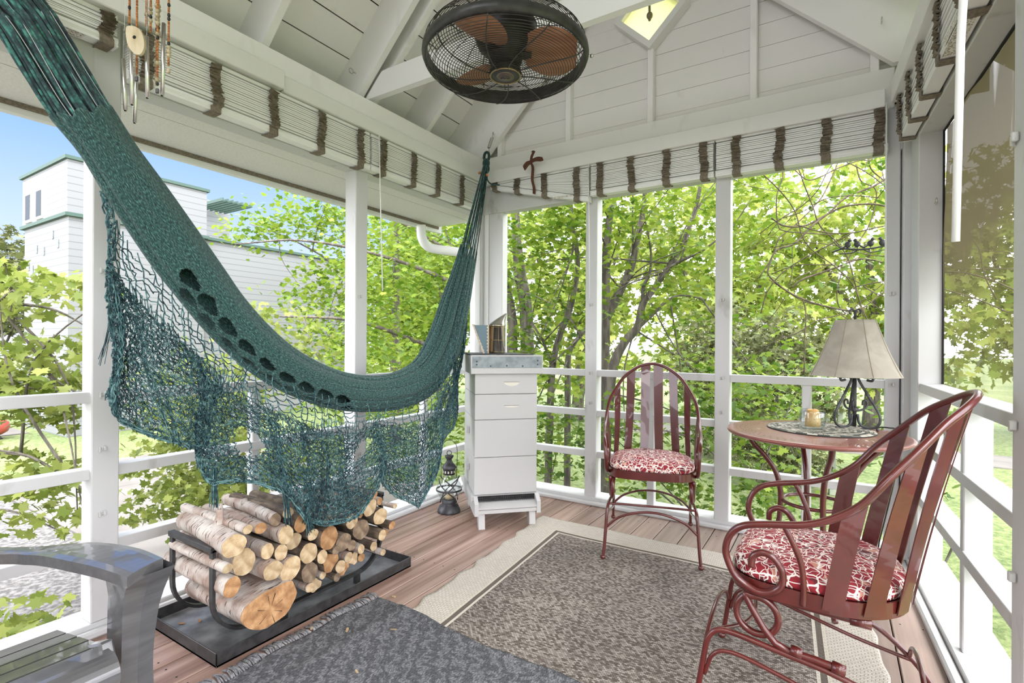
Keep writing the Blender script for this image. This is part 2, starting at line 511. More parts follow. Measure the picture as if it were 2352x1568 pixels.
# ---- back wall
wb = empty('wall_back', (0, 0, 0), 0, 'white open back wall of posts and rails below the gable', 'wall', kind='structure')
for a, b in ((-1.56, -1.47), (-0.654, -0.565), (0.237, 0.30)):
    strut('post', wb, a, b, YB, YB+0.10, 0.052, 2.5)
bays_B = [(-2.312, -1.56), (-1.47, -0.654), (-0.565, 0.237)]
for a, b in bays_B:
    for z0, z1 in ((0.938, 0.985), (0.643, 0.688), (0.342, 0.388)):
        strut('rail', wb, a-0.002, b+0.002, YB+0.015, YB+0.08, z0, z1, 'white', 0.002)
for xx in (-1.075, -0.14):
    strut('stud', wb, xx-0.025, xx+0.025, YB+0.022, YB+0.075, 0.05, 0.94)
strut('sill', wb, XL, 0.4, YB-0.004, YB+0.16, 0.0, 0.055)
strut('shoe_strip', wb, XL+0.03, 0.33, YB-0.035, YB-0.003, 0.0, 0.03, 'white', 0.008)
strut('header', wb, XL, 0.42, YB+0.006, YB+0.10, 2.25, ZT+0.02)
strut('plate', wb, XL+0.02, 0.27, YB-0.02, YB+0.12, ZT, ZP, 'rafter')
strut('trim_board', wb, XL+0.07, 0.225, YB-0.085, YB-0.02, ZT-0.012, ZT+0.085, 'trimwhite')
# gable: horizontal boards and studs
gb = MB()
def hx(zz): return max(0.02, min(1.75, (4.75-zz)/PITCH))
def hd(zz): return max(0.0, 0.225-abs(zz-3.44))     # opening behind the diamond window
def gable_piece(mb, z0, z1, ya, yb):
    lv = [z0+(z1-z0)*k/6 for k in range(7)]
    if z0 < 3.44 < z1: lv = sorted(lv+[3.44])
    if max(hd(q) for q in lv) <= 0:
        mb.prism([(RIDGE_X-hx(z0), z0), (RIDGE_X+hx(z0), z0), (RIDGE_X+hx(z1), z1), (RIDGE_X-hx(z1), z1)], ya, yb, 'y')
        return
    for sd in (-1, 1):
        mb.prism([(RIDGE_X+sd*hd(q), q) for q in lv]+[(RIDGE_X+sd*hx(z1), z1), (RIDGE_X+sd*hx(z0), z0)], ya, yb, 'y')
z = ZP-0.09
while z < 4.6:
    z1 = z+0.139
    gable_piece(gb, z, z1, YB+0.04-0.004*random.random(), YB+0.06)
    z += 0.1415
gb.build('gable_boards', M['siding'], wb)
gk = MB(); z = 2.5
while z < 4.7:
    gable_piece(gk, z, z+0.1, YB+0.0605, YB+0.075); z += 0.1
gk.build('gable_backing', M['gap'], wb)
for xx in (-2.32, -1.705, -1.08, -0.435, 0.18):
    zt = zr(xx)-0.03
    if xx == -1.08: zt = 3.20
    strut('gable_stud', wb, xx-0.021, xx+0.021, YB-0.018, YB+0.037, ZP-0.01, zt, 'rafter')

# diamond window in the gable
win = empty('window_1', (RIDGE_X, YB, 3.44), 0, 'small diamond window in the gable with glowing yellow green glass', 'window', kind='structure')
def diamond(hw, hh, off=0): return [(0, -hh), (hw, 0), (0, hh), (-hw, 0)]
fr = MB()
for i in range(4):
    o_, q = diamond(0.255, 0.25), diamond(0.200, 0.196)
    a, b = o_[i], o_[(i+1) % 4]; c, d = q[(i+1) % 4], q[i]
    fr.prism([a, b, c, d], -0.05, 0.035, 'y')
fr.build('window_frame', M['trimwhite'], win)
def pane_mat():
    m, nt, bs = newmat('frosted_pane')
    bs.inputs['Base Color'].default_value = (0.80, 0.85, 0.42, 1)
    bs.inputs['Roughness'].default_value = 0.35
    tl = N_(nt, 'ShaderNodeBsdfTranslucent'); tl.inputs[0].default_value = (1.0, 0.98, 0.66, 1)
    mx = N_(nt, 'ShaderNodeMixShader'); mx.inputs[0].default_value = 0.85
    nt.links.new(bs.outputs[0], mx.inputs[1]); nt.links.new(tl.outputs[0], mx.inputs[2])
    nt.links.new(mx.outputs[0], nt.nodes['Material Output'].inputs[0])
    return m
MB().prism(diamond(0.201, 0.197), -0.012, -0.004, 'y').build('pane', pane_mat(), win)

orn_ = MB()
orn_.tube(catmull([(0, -.06, .25), (0, -.062, .05), (.003, -.064, -.055)], 6), .0085, 8); orn_.sphere((.003, -.064, -.070), .022, 10, 8, (1, 1, 1.15)); orn_.sphere((.003, -.064, -.098), .010, 8, 6)
oo = orn_.build('hanging_finial', mat('dull_brass_finial', (0.22, 0.21, 0.12), 0.5, 0.3)); oo.location = (RIDGE_X+.005, YB, 3.47)
tag(oo, 'dull stick ornament with a knob hanging in front of the diamond window', 'ornament')
# ---- right wall (splayed a little): built along its own axis
wr = empty('wall_right', (0.337, 3.49, 0), 0, 'white open right wall with rails and a brown screen', 'wall', kind='structure')
wr.rotation_euler = (0, 0, math.atan(0.05))
# local: +x outwards, -y towards the camera; y local = world y-3.49
def rstrut(name, x0, x1, y0, y1, z0, z1, mt='white', b=0.004):
    return MB().box(x0, x1, y0-3.49, y1-3.49, z0, z1, b).build(name, M[mt], wr)
rstrut('post', -0.03, 0.11, 3.44, 3.585, 0.03, 2.5)
rstrut('post', 0.002, 0.105, 3.25, 3.438, 0.05, 2.5)
rstrut('post', 0.002, 0.105, 1.84, 1.935, 0.05, 2.5)
rstrut('post', 0.002, 0.105, 1.02, 1.11, 0.05, 2.5)
for a, b in ((1.935, 3.25), (1.11, 1.84)):
    for z0, z1 in ((0.945, 0.99), (0.665, 0.71), (0.38, 0.425)):
        rstrut('rail', 0.012, 0.10, a-0.002, b+0.002, z0, z1, 'white', 0.002)
rstrut('stud', 0.015, 0.098, 2.475, 2.52, 0.05, 0.945)
rstrut('sill', -0.012, 0.16, YF, 3.48, 0.0, 0.05)
rstrut('shoe_strip', -0.05, -0.013, YF, 3.45, 0.0, 0.032, 'white', 0.008)
rstrut('header', 0.004, 0.105, YF, 3.48, 2.235, ZT+0.03)
rstrut('plate', -0.03, 0.12, YF, 3.45, ZT, ZP, 'rafter')
rstrut('trim_board', -0.095, -0.03, YF, 3.40, ZT-0.008, ZT+0.10, 'trimwhite')

# ---- house wall behind the camera
wf = MB()
for k in range(24):
    wf.box(-2.7, 1.1, YF-0.06, YF-0.01*(k % 2)-0.002, k*0.13, k*0.13+0.1295)
tag(wf.build('wall_front', M['siding']), 'white clapboard house wall at the near end of the porch', 'wall', kind='structure')

# ---- ceiling: boards along Y on both slopes, rafters, ridge, collar ties
ce = empty('ceiling', (0, 0, 0), 0, 'white boarded vaulted ceiling with exposed rafters', 'ceiling', kind='structure')
for side in (-1, 1):
    bo = MB(); s = 0.0
    EX = 2.15
    L = math.hypot(EX, EX*PITCH)
    ux, uz = EX/L, EX*PITCH/L
    x0 = RIDGE_X+side*EX; z0 = zr(RIDGE_X-EX)
    def pt(s, h): return (x0-side*ux*s+side*uz*h, z0+uz*s+ux*h)
    wdt = 0.186
    while s < L:
        e = min(s+wdt-0.007, L)
        q = [pt(s, 0), pt(e, 0), pt(e, 0.02), pt(s, 0.02)]
        bo.prism([(p[0], p[1]) for p in q], YF, YB+0.45, 'y')
        s += wdt
    bo.cur = 1
    q = [pt(-0.02, 0.03), pt(L+0.03, 0.03), pt(L+0.03, 0.06), pt(-0.02, 0.06)]
    bo.prism([(p[0], p[1]) for p in q], YF, YB+0.5, 'y')
    bo.build('roof_boards', [M['ceil'], M['gap']], ce)
def rafter(y0, y1, side, hv=0.345, xlo=None):
    xa = RIDGE_X+side*1.74 if xlo is None else xlo
    za = zr(xa); zb = zr(RIDGE_X)
    q = [(xa, za-hv), (RIDGE_X+side*0.02, zb-hv+0.0), (RIDGE_X+side*0.02, zb-0.002), (xa, za-0.002)]
    q[0] = (xa, max(za-hv, ZP-0.0))
    xk = RIDGE_X+side*((zb-hv-ZP)/PITCH)
    if abs(xk-RIDGE_X) < abs(xa-RIDGE_X):
        q = [(xa, ZP), (xk, ZP)]+q[1:]
    MB().prism(q, y0, y1, 'y').build('rafter', M['rafter'], ce)
for side in (-1, 1):
    rafter(YB-0.07, YB-0.022, side, 0.585)
    for yc in (2.90, 2.26, 1.60, 0.95, 0.30, -0.35, -1.0):
        rafter(yc, yc+0.04, side)
    rafter(2.37, 2.41, side, 0.36)
MB().box(RIDGE_X-0.02, RIDGE_X+0.02, YF, YB+0.4, zr(RIDGE_X)-0.30, zr(RIDGE_X)-0.02).build('ridge_beam', M['rafter'], ce)
for yc in (2.305,):
    MB().prism([(-2.60, 2.75), (0.44, 2.75), (0.30, 2.90), (-2.44, 2.90)], yc, yc+0.045, 'y').build('collar_tie', M['rafter'], ce)
# roof over the eaves, sheds daylight like the real one
tag(MB().box(-3.32, -2.62, YF, 4.0, 2.46, 2.50).build('roof_deck', M['gap']), 'dark roof edge above the left soffit', 'roof', kind='structure')

# ---- eave soffit outside the left wall
so = empty('soffit', (0, 0, 0), 0, 'pale textured soffit and fascia outside the left wall', 'soffit', kind='structure')
b_ = MB()
b_.box(-2.78, -2.603, YF, 3.72, 2.268, 2.29)
b_.box(-3.17, -2.786, YF, 3.72, 2.268, 2.29)
b_.build('soffit_board', M['soffit'], so)
MB().box(-3.20, -2.60, YF, 3.72, 2.292, 2.30).build('soffit_backing', M['gap'], so)
strut('fascia', so, -3.215, -3.178, YF, 3.78, 2.215, 2.44, 'trimwhite')
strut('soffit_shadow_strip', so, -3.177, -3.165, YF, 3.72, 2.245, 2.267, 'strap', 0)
bx = MB(); bx.prism([(-3.175, 2.30), (-2.62, 2.30), (-2.62, 2.62), (-3.0, 2.36)], 3.56, 3.78, 'y')
bx.build('eave_return', M['soffit'], so)
dp = MB()
dp.tube(catmull([(-3.10, 3.40, 2.215), (-3.10, 3.42, 2.10), (-3.08, 3.50, 2.03), (-2.98, 3.66, 2.015), (-2.8, 3.9, 2.0)], 8), 0.042, 14)
tag(dp.build('downspout', M['vinyl']), 'white gutter downspout elbow below the left soffit near the corner', 'downspout', kind='thing')

# ---- brown screen cloth over the right opening
def screen_mat():
    m, nt, bs = newmat('brown_screen')
    nt.nodes.remove(bs)
    mp = mapping(nt, (1, 900, 900)); ck = N_(nt, 'ShaderNodeTexChecker', Scale=1.0)
    mp2 = mapping(nt, (3, 3, 1.0)); nz = N_(nt, 'ShaderNodeTexNoise', Scale=1.0, Detail=5.0, Distortion=0.6)
    nt.links.new(mp2.outputs[0], nz.inputs['Vector'])
    tcx = N_(nt, 'ShaderNodeTexCoord'); sp = N_(nt, 'ShaderNodeSeparateXYZ'); nt.links.new(tcx.outputs['Object'], sp.inputs[0])
    mr = N_(nt, 'ShaderNodeMapRange'); mr.inputs['From Min'].default_value = 1.35; mr.inputs['From Max'].default_value = 1.72
    nt.links.new(sp.outputs['Z'], mr.inputs['Value'])
    ad = N_(nt, 'ShaderNodeMath', operation='ADD'); nt.links.new(mr.outputs[0], ad.inputs[0])
    n3 = N_(nt, 'ShaderNodeMapRange'); n3.inputs['From Min'].default_value = 0.3; n3.inputs['From Max'].default_value = 0.7
    n3.inputs['To Min'].default_value = -0.25; n3.inputs['To Max'].default_value = 0.35
    nt.links.new(nz.outputs['Fac'], n3.inputs['Value']); nt.links.new(n3.outputs[0], ad.inputs[1])
    cl = N_(nt, 'ShaderNodeMapRange'); cl.inputs['To Min'].default_value = 0.34; cl.inputs['To Max'].default_value = 0.985
    nt.links.new(ad.outputs[0], cl.inputs['Value'])
    df = N_(nt, 'ShaderNodeBsdfDiffuse'); tl = N_(nt, 'ShaderNodeBsdfTranslucent')
    for q in (df, tl): q.inputs[0].default_value = (0.105, 0.088, 0.052, 1)
    m0 = N_(nt, 'ShaderNodeMixShader'); m0.inputs[0].default_value = 0.5
    nt.links.new(df.outputs[0], m0.inputs[1]); nt.links.new(tl.outputs[0], m0.inputs[2])
    tr = N_(nt, 'ShaderNodeBsdfTransparent')
    m1 = N_(nt, 'ShaderNodeMixShader'); nt.links.new(cl.outputs[0], m1.inputs[0])
    nt.links.new(tr.outputs[0], m1.inputs[1]); nt.links.new(m0.outputs[0], m1.inputs[2])
    nt.links.new(m1.outputs[0], nt.nodes['Material Output'].inputs[0])
    return m
rows = []
for i in range(25):
    t = i/24; yy = 1.93+1.32*t
    rows.append([(0.104+0.012*math.sin(9*yy+2*zz)*math.sin(3.3*zz), yy-3.49, zz) for zz in [0.985+1.26*k/20 for k in range(21)]])
scn = MB().grid(rows).build('insect_screen', screen_mat(), wr, recalc=False)
# black spline that holds the screen
MB().box(0.0955, 0.103, 3.236-3.49, 3.249-3.49, 0.99, 2.235).build('screen_spline', M['gap'], wr)
MB().box(0.0955, 0.103, 1.94-3.49, 3.236-3.49, 2.226, 2.2345).build('screen_spline', M['gap'], wr)
# ============================================================ THINGS THAT HANG
# ---- pleated shades gathered up under the trim boards
def make_shade(name, p0, rz, L, zl, zr_, straps, label, ztop=2.452, n=15, front=-1, text=None, inset=0.0):
    """local x along the shade, room side at local y = front*depth; zl, zr_: underside of the bottom rail at both ends"""
    o = empty(name, (p0[0], p0[1], 0), rz, label, 'window shade', 'pleated shades gathered under the trim boards')
    D = 0.055
    def ya(d): return front*d
    st = MB()
    for i in range(n):
        a = (i+0.3)/n
        z0 = ztop-(ztop-zl-0.044)*a; z1 = ztop-(ztop-zr_-0.044)*a
        t0 = max(0.0022, 0.74*(ztop-zl-0.044)/n); t1 = max(0.0022, 0.74*(ztop-zr_-0.044)/n)
        j = 0.003*random.uniform(-1, 1)
        y0, y1 = ya(0.004+j), ya(D+j)
        vs = [(0.004, y0, z0), (0.004, y1, z0), (L-0.004, y1, z1), (L-0.004, y0, z1),
              (0.004, y0, z0-t0), (0.004, y1, z0-t0), (L-0.004, y1, z1-t1), (L-0.004, y0, z1-t1)]
        st.add(vs, [(0,1,2,3),(4,5,6,7)[::-1],(0,4,5,1),(1,5,6,2),(2,6,7,3),(3,7,4,0)])
    st.build('pleat_stack', M['shade_slat'], o)
    bk = MB()
    bk.add([(0.01, ya(0.02), ztop+0.02), (L-0.01, ya(0.02), ztop+0.02), (L-0.01, ya(0.02), zr_+0.04), (0.01, ya(0.02), zl+0.04),
            (0.01, ya(0.03), ztop+0.02), (L-0.01, ya(0.03), ztop+0.02), (L-0.01, ya(0.03), zr_+0.04), (0.01, ya(0.03), zl+0.04)],
           [(0,1,2,3),(4,5,6,7),(0,1,5,4),(2,3,7,6),(1,2,6,5),(3,0,4,7)])
    bk.build('pleat_core', M['strap'], o)
    MB().box(0, L, ya(0.0), ya(D-0.004), ztop+0.006, ztop+0.024, 0.003).build('head_rail', M['vinyl'], o)
    def zb(x): return zl+(zr_-zl)*x/L
    rl = MB()
    ring = [(0.002, 0.040), (0.046, 0.040), (0.055, 0.034), (0.058, 0.022), (0.052, 0.010), (0.056, 0.006), (0.056, 0.0), (0.002, 0.0)]
    vs = [(0, ya(d), zb(0)+h) for d, h in ring]+[(L, ya(d), zb(L)+h) for d, h in ring]
    k = len(ring)
    rl.add(vs, [list(range(k)), list(range(k, 2*k))]+[(i, (i+1) % k, k+(i+1) % k, k+i) for i in range(k)])
    rail = rl.build('bottom_rail', M['vinyl'], o)
    for sx in straps:
        zt, z_ = ztop+0.015, zb(sx)+0.03
        nf = 13; rows = []
        wd = 0.024
        sh = random.uniform(-0.008, 0.008)
        for q in range(nf*2+1):
            t = q/(nf*2); z = zt+(z_-zt)*t
            d = D+(0.015 if q % 2 else 0.001)+0.006*random.random()
            off = sh*math.sin(t*5)+0.006*random.uniform(-1, 1)
            tilt = 0.006*random.uniform(-1, 1)
            rows.append([(sx-wd+off, ya(d), z+tilt), (sx+wd+off, ya(d), z-tilt)])
        for d, h in ((0.061, 0.02), (0.061, -0.004), (0.055, -0.006), (0.004, -0.006), (-0.016, -0.002 if text is None else -0.010), (-0.02, 0.012)):
            rows.append([(sx-wd, ya(d), zb(sx)+h), (sx+wd, ya(d), zb(sx)+h)])
        sm = MB(); sm.grid(rows, smooth=False)
        so_ = sm.build('strap', M['strap'], o, recalc=False)
        md = so_.modifiers.new('s', 'SOLIDIFY'); md.thickness = 0.0018
    if text is not None:
        lb = MB()
        x0 = text
        lb.box(x0, x0+0.15, ya(0.0562), ya(0.0572), zb(x0)+0.001, zb(x0)+0.0085)
        a = lb.build('warning_label', M['paper'], rail)
    return o
M['paper'] = None
def paper_mat():
    m, nt, bs = newmat('printed_label')
    mp = mapping(nt, (140, 140, 500)); ck = N_(nt, 'ShaderNodeTexNoise', Scale=1.0, Detail=2.0)
    nt.links.new(mp.outputs[0], ck.inputs['Vector'])
    r_ = rampn(nt, [(0.5, (0.80, 0.78, 0.72)), (0.56, (0.35, 0.31, 0.25))])
    nt.links.new(ck.outputs['Fac'], r_.inputs[0]); nt.links.new(r_.outputs[0], bs.inputs['Base Color'])
    bs.inputs['Roughness'].default_value = 0.6
    return m
M['paper'] = paper_mat()
H90 = math.pi/2
XS = XL+0.004
# left wall: local x runs along +Y, room side is local -y (= world +x)
s1 = make_shade('pleated_shade', (XS, 0.93), H90, 1.285, 2.248, 2.243, [0.064, 0.347, 0.637, 0.925, 1.205],
           'pleated shade left of the hammock knot, over the bay behind the log rack')
s2 = make_shade('pleated_shade', (XS, 2.225), H90, 1.17, 2.246, 2.250, [0.093, 0.372, 0.625, 0.905],
           'pleated shade ending behind the hammock knot in the far left corner')
l0 = make_shade('pleated_shade', (XS, -0.33), H90, 1.225, 2.33, 2.355, [0.15, 0.45, 0.80, 1.185],
           'pleated shade with a printed label at the upper left, behind the hammock cords', ztop=2.46, n=10, text=0.83)
# larger label on that rail: a sticker on its room face
def zl0(x): return 2.33+0.025*x/1.225
st_ = MB(); st_.add([(0.86, -.053, zl0(.86)-.0008), (1.12, -.053, zl0(1.12)-.0008), (1.12, -.010, zl0(1.12)-.0008), (0.86, -.010, zl0(.86)-.0008)], [(0, 1, 2, 3)])
st_.build('sticker', M['paper'], l0, recalc=False)
YS = YB-0.006
b1 = make_shade('pleated_shade', (-2.375, YS), 0, 0.865, 2.425, 2.205, [0.045, 0.255, 0.50, 0.77],
           'lopsided pleated shade tied up with a brown bow beside the hammock knot', n=17)
MB().box(0.575, 0.735, -0.0605, -0.0588, 2.282-0.02, 2.275).build('sticker', M['paper'], b1)
s3 = make_shade('pleated_shade', (-1.50, YS), 0, 0.845, 2.245, 2.240, [0.076, 0.307, 0.547, 0.786],
           'pleated shade over the middle bay, above the far red chair')
s4 = make_shade('pleated_shade', (-0.645, YS), 0, 0.885, 2.240, 2.236, [0.123, 0.359, 0.597, 0.843],
           'pleated shade over the bay above the table lamp')
# right wall: local x runs from the far end towards the camera, room side is world -x
aR = math.atan(0.05)
r1 = make_shade('pleated_shade', (xr(3.36)-0.006, 3.36), -H90+aR, 1.85, 2.243, 2.243, [0.06, 0.31, 0.57, 0.88, 1.2, 1.5, 1.8],
           'pleated shade along the right wall with brown loops seen end on')
MB().box(0.98, 1.16, -0.0605, -0.0588, 2.249, 2.279).build('sticker', M['paper'], r1)
MB().box(0.92, 1.16, -0.056, -0.012, 2.2415, 2.2429).build('sticker', M['paper'], r1)

def wand(shade, pts, r, label, name='pull_cord'):
    o = MB().tube(pts, r, 8).build(name, M['cord'], shade)
    o.matrix_parent_inverse = (Matrix.Translation(shade.location) @ shade.rotation_euler.to_matrix().to_4x4()).inverted()
    o['label'] = label
wand(s2, [(-2.415, 2.262, 2.47), (-2.405, 2.27, 2.0), (-2.40, 2.285, 1.50)], 0.0035, 'long white pull cord')
wand(s3, [(-1.50, 3.395, 2.46), (-1.492, 3.395, 2.0), (-1.485, 3.395, 1.49)], 0.003, 'white pull cord')
wand(s4, [(0.228, 3.375, 2.474), (0.229, 3.375, 1.9), (0.231, 3.375, 1.49)], 0.004, 'white pull cord')
wand(r1, [(0.262, 1.565, 2.30), (0.250, 1.60, 1.9), (0.25, 1.645, 1.435)], 0.0085, 'thick white shade wand')

# brown ribbon bow on the lopsided shade
bw = MB()
def ribbon(pts, wd=0.011):
    c = catmull(pts, 8); rows = []
    for i, p in enumerate(c):
        rows.append([(p.x-wd, p.y, p.z+0.004), (p.x+wd, p.y+0.004, p.z-0.004)])
    bw.grid(rows, smooth=True)
BX, BZ = -1.945, 2.545
def q_(x, y, z): return (BX+(x+2.014)*0.72, y, BZ+(z-2.542)*0.72)
ribbon([q_(-2.015, 3.340, 2.535), q_(-2.012, 3.366, 2.49), (BX-.006, 3.372, 2.42), (BX-.010, 3.405, 2.37), (BX-.010, 3.407, 2.32)])
def ribbon2(pts, wd=0.010):
    c = catmull(pts, 8); rows = []
    for i, p in enumerate(c):
        rows.append([(p.x, p.y-0.004, p.z+wd), (p.x+0.006, p.y+0.004, p.z-wd)])
    bw.grid(rows, smooth=True)
ribbon2([q_(-2.014, 3.338, 2.54), q_(-1.96, 3.33, 2.545), q_(-1.90, 3.332, 2.535), q_(-1.87, 3.335, 2.545), q_(-1.92, 3.325, 2.555), q_(-1.99, 3.33, 2.548), q_(-2.014, 3.338, 2.545)])
ribbon2([q_(-2.014, 3.338, 2.54), q_(-2.06, 3.33, 2.53), q_(-2.10, 3.332, 2.495), q_(-2.085, 3.33, 2.475), q_(-2.05, 3.334, 2.515), q_(-2.014, 3.338, 2.538)])
ribbon([q_(-2.014, 3.338, 2.54), q_(-2.0, 3.33, 2.585), q_(-1.985, 3.332, 2.62), q_(-1.972, 3.333, 2.645), q_(-1.992, 3.328, 2.632)], 0.009)
bw.sphere(q_(-2.014, 3.336, 2.542), 0.012, 8, 6)
bwo = bw.build('ribbon_bow', M['brown_ribbon'], recalc=False)
md = bwo.modifiers.new('s', 'SOLIDIFY'); md.thickness = 0.0015
tag(bwo, 'brown ribbon bow tied around the lopsided shade', 'bow')

# ---- caged ceiling fan
FX, FY = -1.083, 1.66
fan = empty('ceiling_fan', (FX, FY, 2.26), R(32.2), 'round black caged ceiling fan with brown blades', 'ceiling fan')
RR = 0.310
def ringpts(r, z, n=56): return [(r*math.cos(2*math.pi*k/n), r*math.sin(2*math.pi*k/n), z) for k in range(n)]
b = MB(); b.lathe([(RR-0.006, 0.0), (RR+0.004, 0.002), (RR+0.010, 0.018), (RR+0.008, 0.036), (RR, 0.044), (RR-0.012, 0.040), (RR-0.006, 0.0)], 64)
b.build('cage_band', M['black'], fan)
def low_z(r): return -0.048*math.sqrt(max(0.0, 1-(max(r-0.05, 0)/(RR-0.05))**2.6))
b = MB()
for i in range(27):
    r = 0.066+(RR-0.068)*i/26
    b.tube(ringpts(r, low_z(r)), 0.00145, 4, closed=True)
for k in range(9):
    a0 = 2*math.pi*k/9
    b.tube([((0.055+(RR-0.055)*t)*math.cos(a0+0.35*t), (0.055+(RR-0.055)*t)*math.sin(a0+0.35*t), low_z(0.055+(RR-0.055)*t)-0.002) for t in [q/12 for q in range(13)]], 0.0024, 5)
b.build('lower_cage', M['black'], fan)
b = MB()
def up_z(r): return 0.05+0.10*math.sqrt(max(0.0, 1-(r/RR)**2.2))
for i in range(22):
    r = 0.10+(RR-0.102)*i/21
    b.tube(ringpts(r, up_z(r)), 0.0015, 4, closed=True)
for k in range(20):
    a0 = 2*math.pi*k/20
    b.tube([((0.09+(RR-0.09)*t)*math.cos(a0-0.3*t), (0.09+(RR-0.09)*t)*math.sin(a0-0.3*t), up_z(0.09+(RR-0.09)*t)) for t in [q/10 for q in range(11)]], 0.0018, 4)
b.build('upper_cage', M['black'], fan)
b = MB(); b.lathe([(0.0, -0.012), (0.05, -0.012), (0.062, 0.0), (0.07, 0.03), (0.105, 0.06), (0.118, 0.09), (0.118, 0.15), (0.10, 0.185), (0.05, 0.20), (0.0, 0.2)], 40)
b.build('motor_housing', M['bronze'], fan)
b = MB(); b.lathe([(0.0, -0.05), (0.042, -0.052), (0.056, -0.050), (0.062, -0.044), (0.062, -0.03), (0.05, -0.012)], 36)
hub = b.build('hub', M['black'], fan)
b = MB(); b.tube(ringpts(0.058, -0.050, 40), 0.0035, 8, closed=True); b.build('hub_ring', M['brass'] if 'brass' in M else mat('brass_ring', (0.30, 0.23, 0.13), 0.35, 0.9), hub)
b = MB(); b.lathe([(0.0, -0.0565), (0.028, -0.0555), (0.035, -0.052), (0.034, -0.049)], 32)
badge = b.build('badge', mat('badge_bronze', (0.16, 0.125, 0.105), 0.35, 0.8), hub)
b = MB()        # raised worn scroll on the badge
b.tube([(-0.018+0.036*t, 0.003+0.003*math.sin(t*19), -0.0568) for t in [q/24 for q in range(25)]], 0.0013, 5)
b.tube([(-0.014+0.028*t, -0.010-0.004*math.sin(t*3.14), -0.0562) for t in [q/12 for q in range(13)]], 0.0012, 5)
b.build('badge_mark', M['black'], badge)
for ang in (-5, -125, 115):
    b = MB(); a0 = R(ang); rows = []
    for i in range(13):
        t = i/12; r = 0.075+0.20*t
        wdt = 0.045+0.062*math.sin(math.pi*min(1, t*0.82+0.05))**0.8
        if t > 0.88: wdt *= 0.90
        row = []
        for k in range(7):
            q = (k/6-0.5)*2*wdt
            row.append((r, q+0.03*t, 0.030-0.42*q*(1-0.3*t)+0.012*(q/wdt)**2*1.0))
        rows.append([(x*math.cos(a0)-y*math.sin(a0), x*math.sin(a0)+y*math.cos(a0), z) for x, y, z in row])
    b.grid(rows)
    bl = b.build('blade', M['blade'], fan)
    md = bl.modifiers.new('s', 'SOLIDIFY'); md.thickness = 0.005
    md2 = bl.modifiers.new('u', 'SUBSURF'); md2.levels = 1; md2.render_levels = 1
    b = MB(); b.beam((0.04*math.cos(a0), 0.04*math.sin(a0), 0.025), (0.10*math.cos(a0+0.05), 0.10*math.sin(a0+0.05), 0.028), 0.045, 0.006)
    b.build('blade_bracket', M['bronze'], fan)
b = MB(); b.tube([(0, 0, 0.19), (0, 0, 1.70)], 0.014, 14); b.lathe([(0.06, 1.62), (0.055, 1.68), (0.02, 1.72)], 24)
b.build('downrod', M['bronze'], fan)
b = MB(); b.sphere((RR+0.02, -0.02, 0.02), 0.008, 10, 8); b.tube([(RR, -0.02, 0.02), (RR+0.02, -0.02, 0.02)], 0.004, 8)
b.build('cage_catch', M['steel'], fan)

# ---- hammock
HP = [(-2.36,.30,2.665,.06),(-2.335,.40,2.49,.14),(-2.306,.553,2.284,.171),(-2.282,.591,2.22,.165),(-2.253,.702,2.01,.172),(-2.221,.777,1.882,.172),(-2.189,.867,1.725,.196),
      (-2.16,.981,1.54,.212),(-2.135,1.058,1.42,.208),(-2.116,1.151,1.29,.200),(-2.104,1.276,1.16,.196),(-2.1,1.406,1.064,.190),(-2.104,1.569,.984,.186),
      (-2.116,1.757,.926,.184),(-2.135,1.994,.896,.190),(-2.15,2.229,.910,.220),(-2.16,2.43,.982,.250),(-2.19,2.62,1.155,.268),(-2.235,2.80,1.43,.240),(-2.275,2.975,1.756,.175),
      (-2.30,3.16,2.24,.100),(-2.318,3.285,2.575,.05)]
hp = []
for a in range(len(HP)-1):
    pass
c4 = [Vector(p[:3]) for p in HP]
cs = catmull([p[:3] for p in HP], 12)
wsm = [v.x for v in catmull([(p[3], 0, 0) for p in HP], 12)]
SL = [0.0]
for i in range(1, len(cs)): SL.append(SL[-1]+(cs[i]-cs[i-1]).length)
def hat(u):
    """u in path index units (0..len-1) -> centre, tangent, normal(up, in the hanging plane), width, arc length"""
    q = max(0, min(len(cs)-1.001, u*12)); i = int(q); f = q-i
    p = cs[i].lerp(cs[i+1], f); t = (cs[min(i+2, len(cs)-1)]-cs[max(i-1, 0)]).normalized()
    s_ = Vector((1, 0, 0)); n = s_.cross(t).normalized()
    if n.z < 0 and abs(n.z) > 0.2: n = -n
    return p, t, n, wsm[i]*(1-f)+wsm[i+1]*f, SL[i]*(1-f)+SL[i+1]*f
ham = empty('hammock', (0, 0, 0), 0, 'teal woven hammock with a hanging net hung along the left wall', 'hammock')
def fabric_mat(name, c1, c2, c3, su, sv):
    m, nt, bs = newmat(name)
    t = N_(nt, 'ShaderNodeTexCoord'); mp = N_(nt, 'ShaderNodeMapping'); mp.inputs['Scale'].default_value = (su, sv, 1)
    nt.links.new(t.outputs['UV'], mp.inputs['Vector'])
    nz = N_(nt, 'ShaderNodeTexNoise', Scale=1.0, Detail=3.0, Roughness=0.65)
    nt.links.new(mp.outputs[0], nz.inputs['Vector'])
    r_ = rampn(nt, [(0.36, c1), (0.52, c2), (0.66, c3)])
    nt.links.new(nz.outputs['Fac'], r_.inputs[0]); nt.links.new(r_.outputs[0], bs.inputs['Base Color'])
    bs.inputs['Roughness'].default_value = 0.85
    bs.inputs['Sheen Weight'].default_value = 0.15
    bumpn(nt, bs, nz.outputs['Fac'], 0.8, 0.006)
    return m
M['fabric'] = fabric_mat('teal_weave', (0.004, 0.017, 0.020), (0.019, 0.075, 0.070), (0.115, 0.26, 0.23), 80, 330)
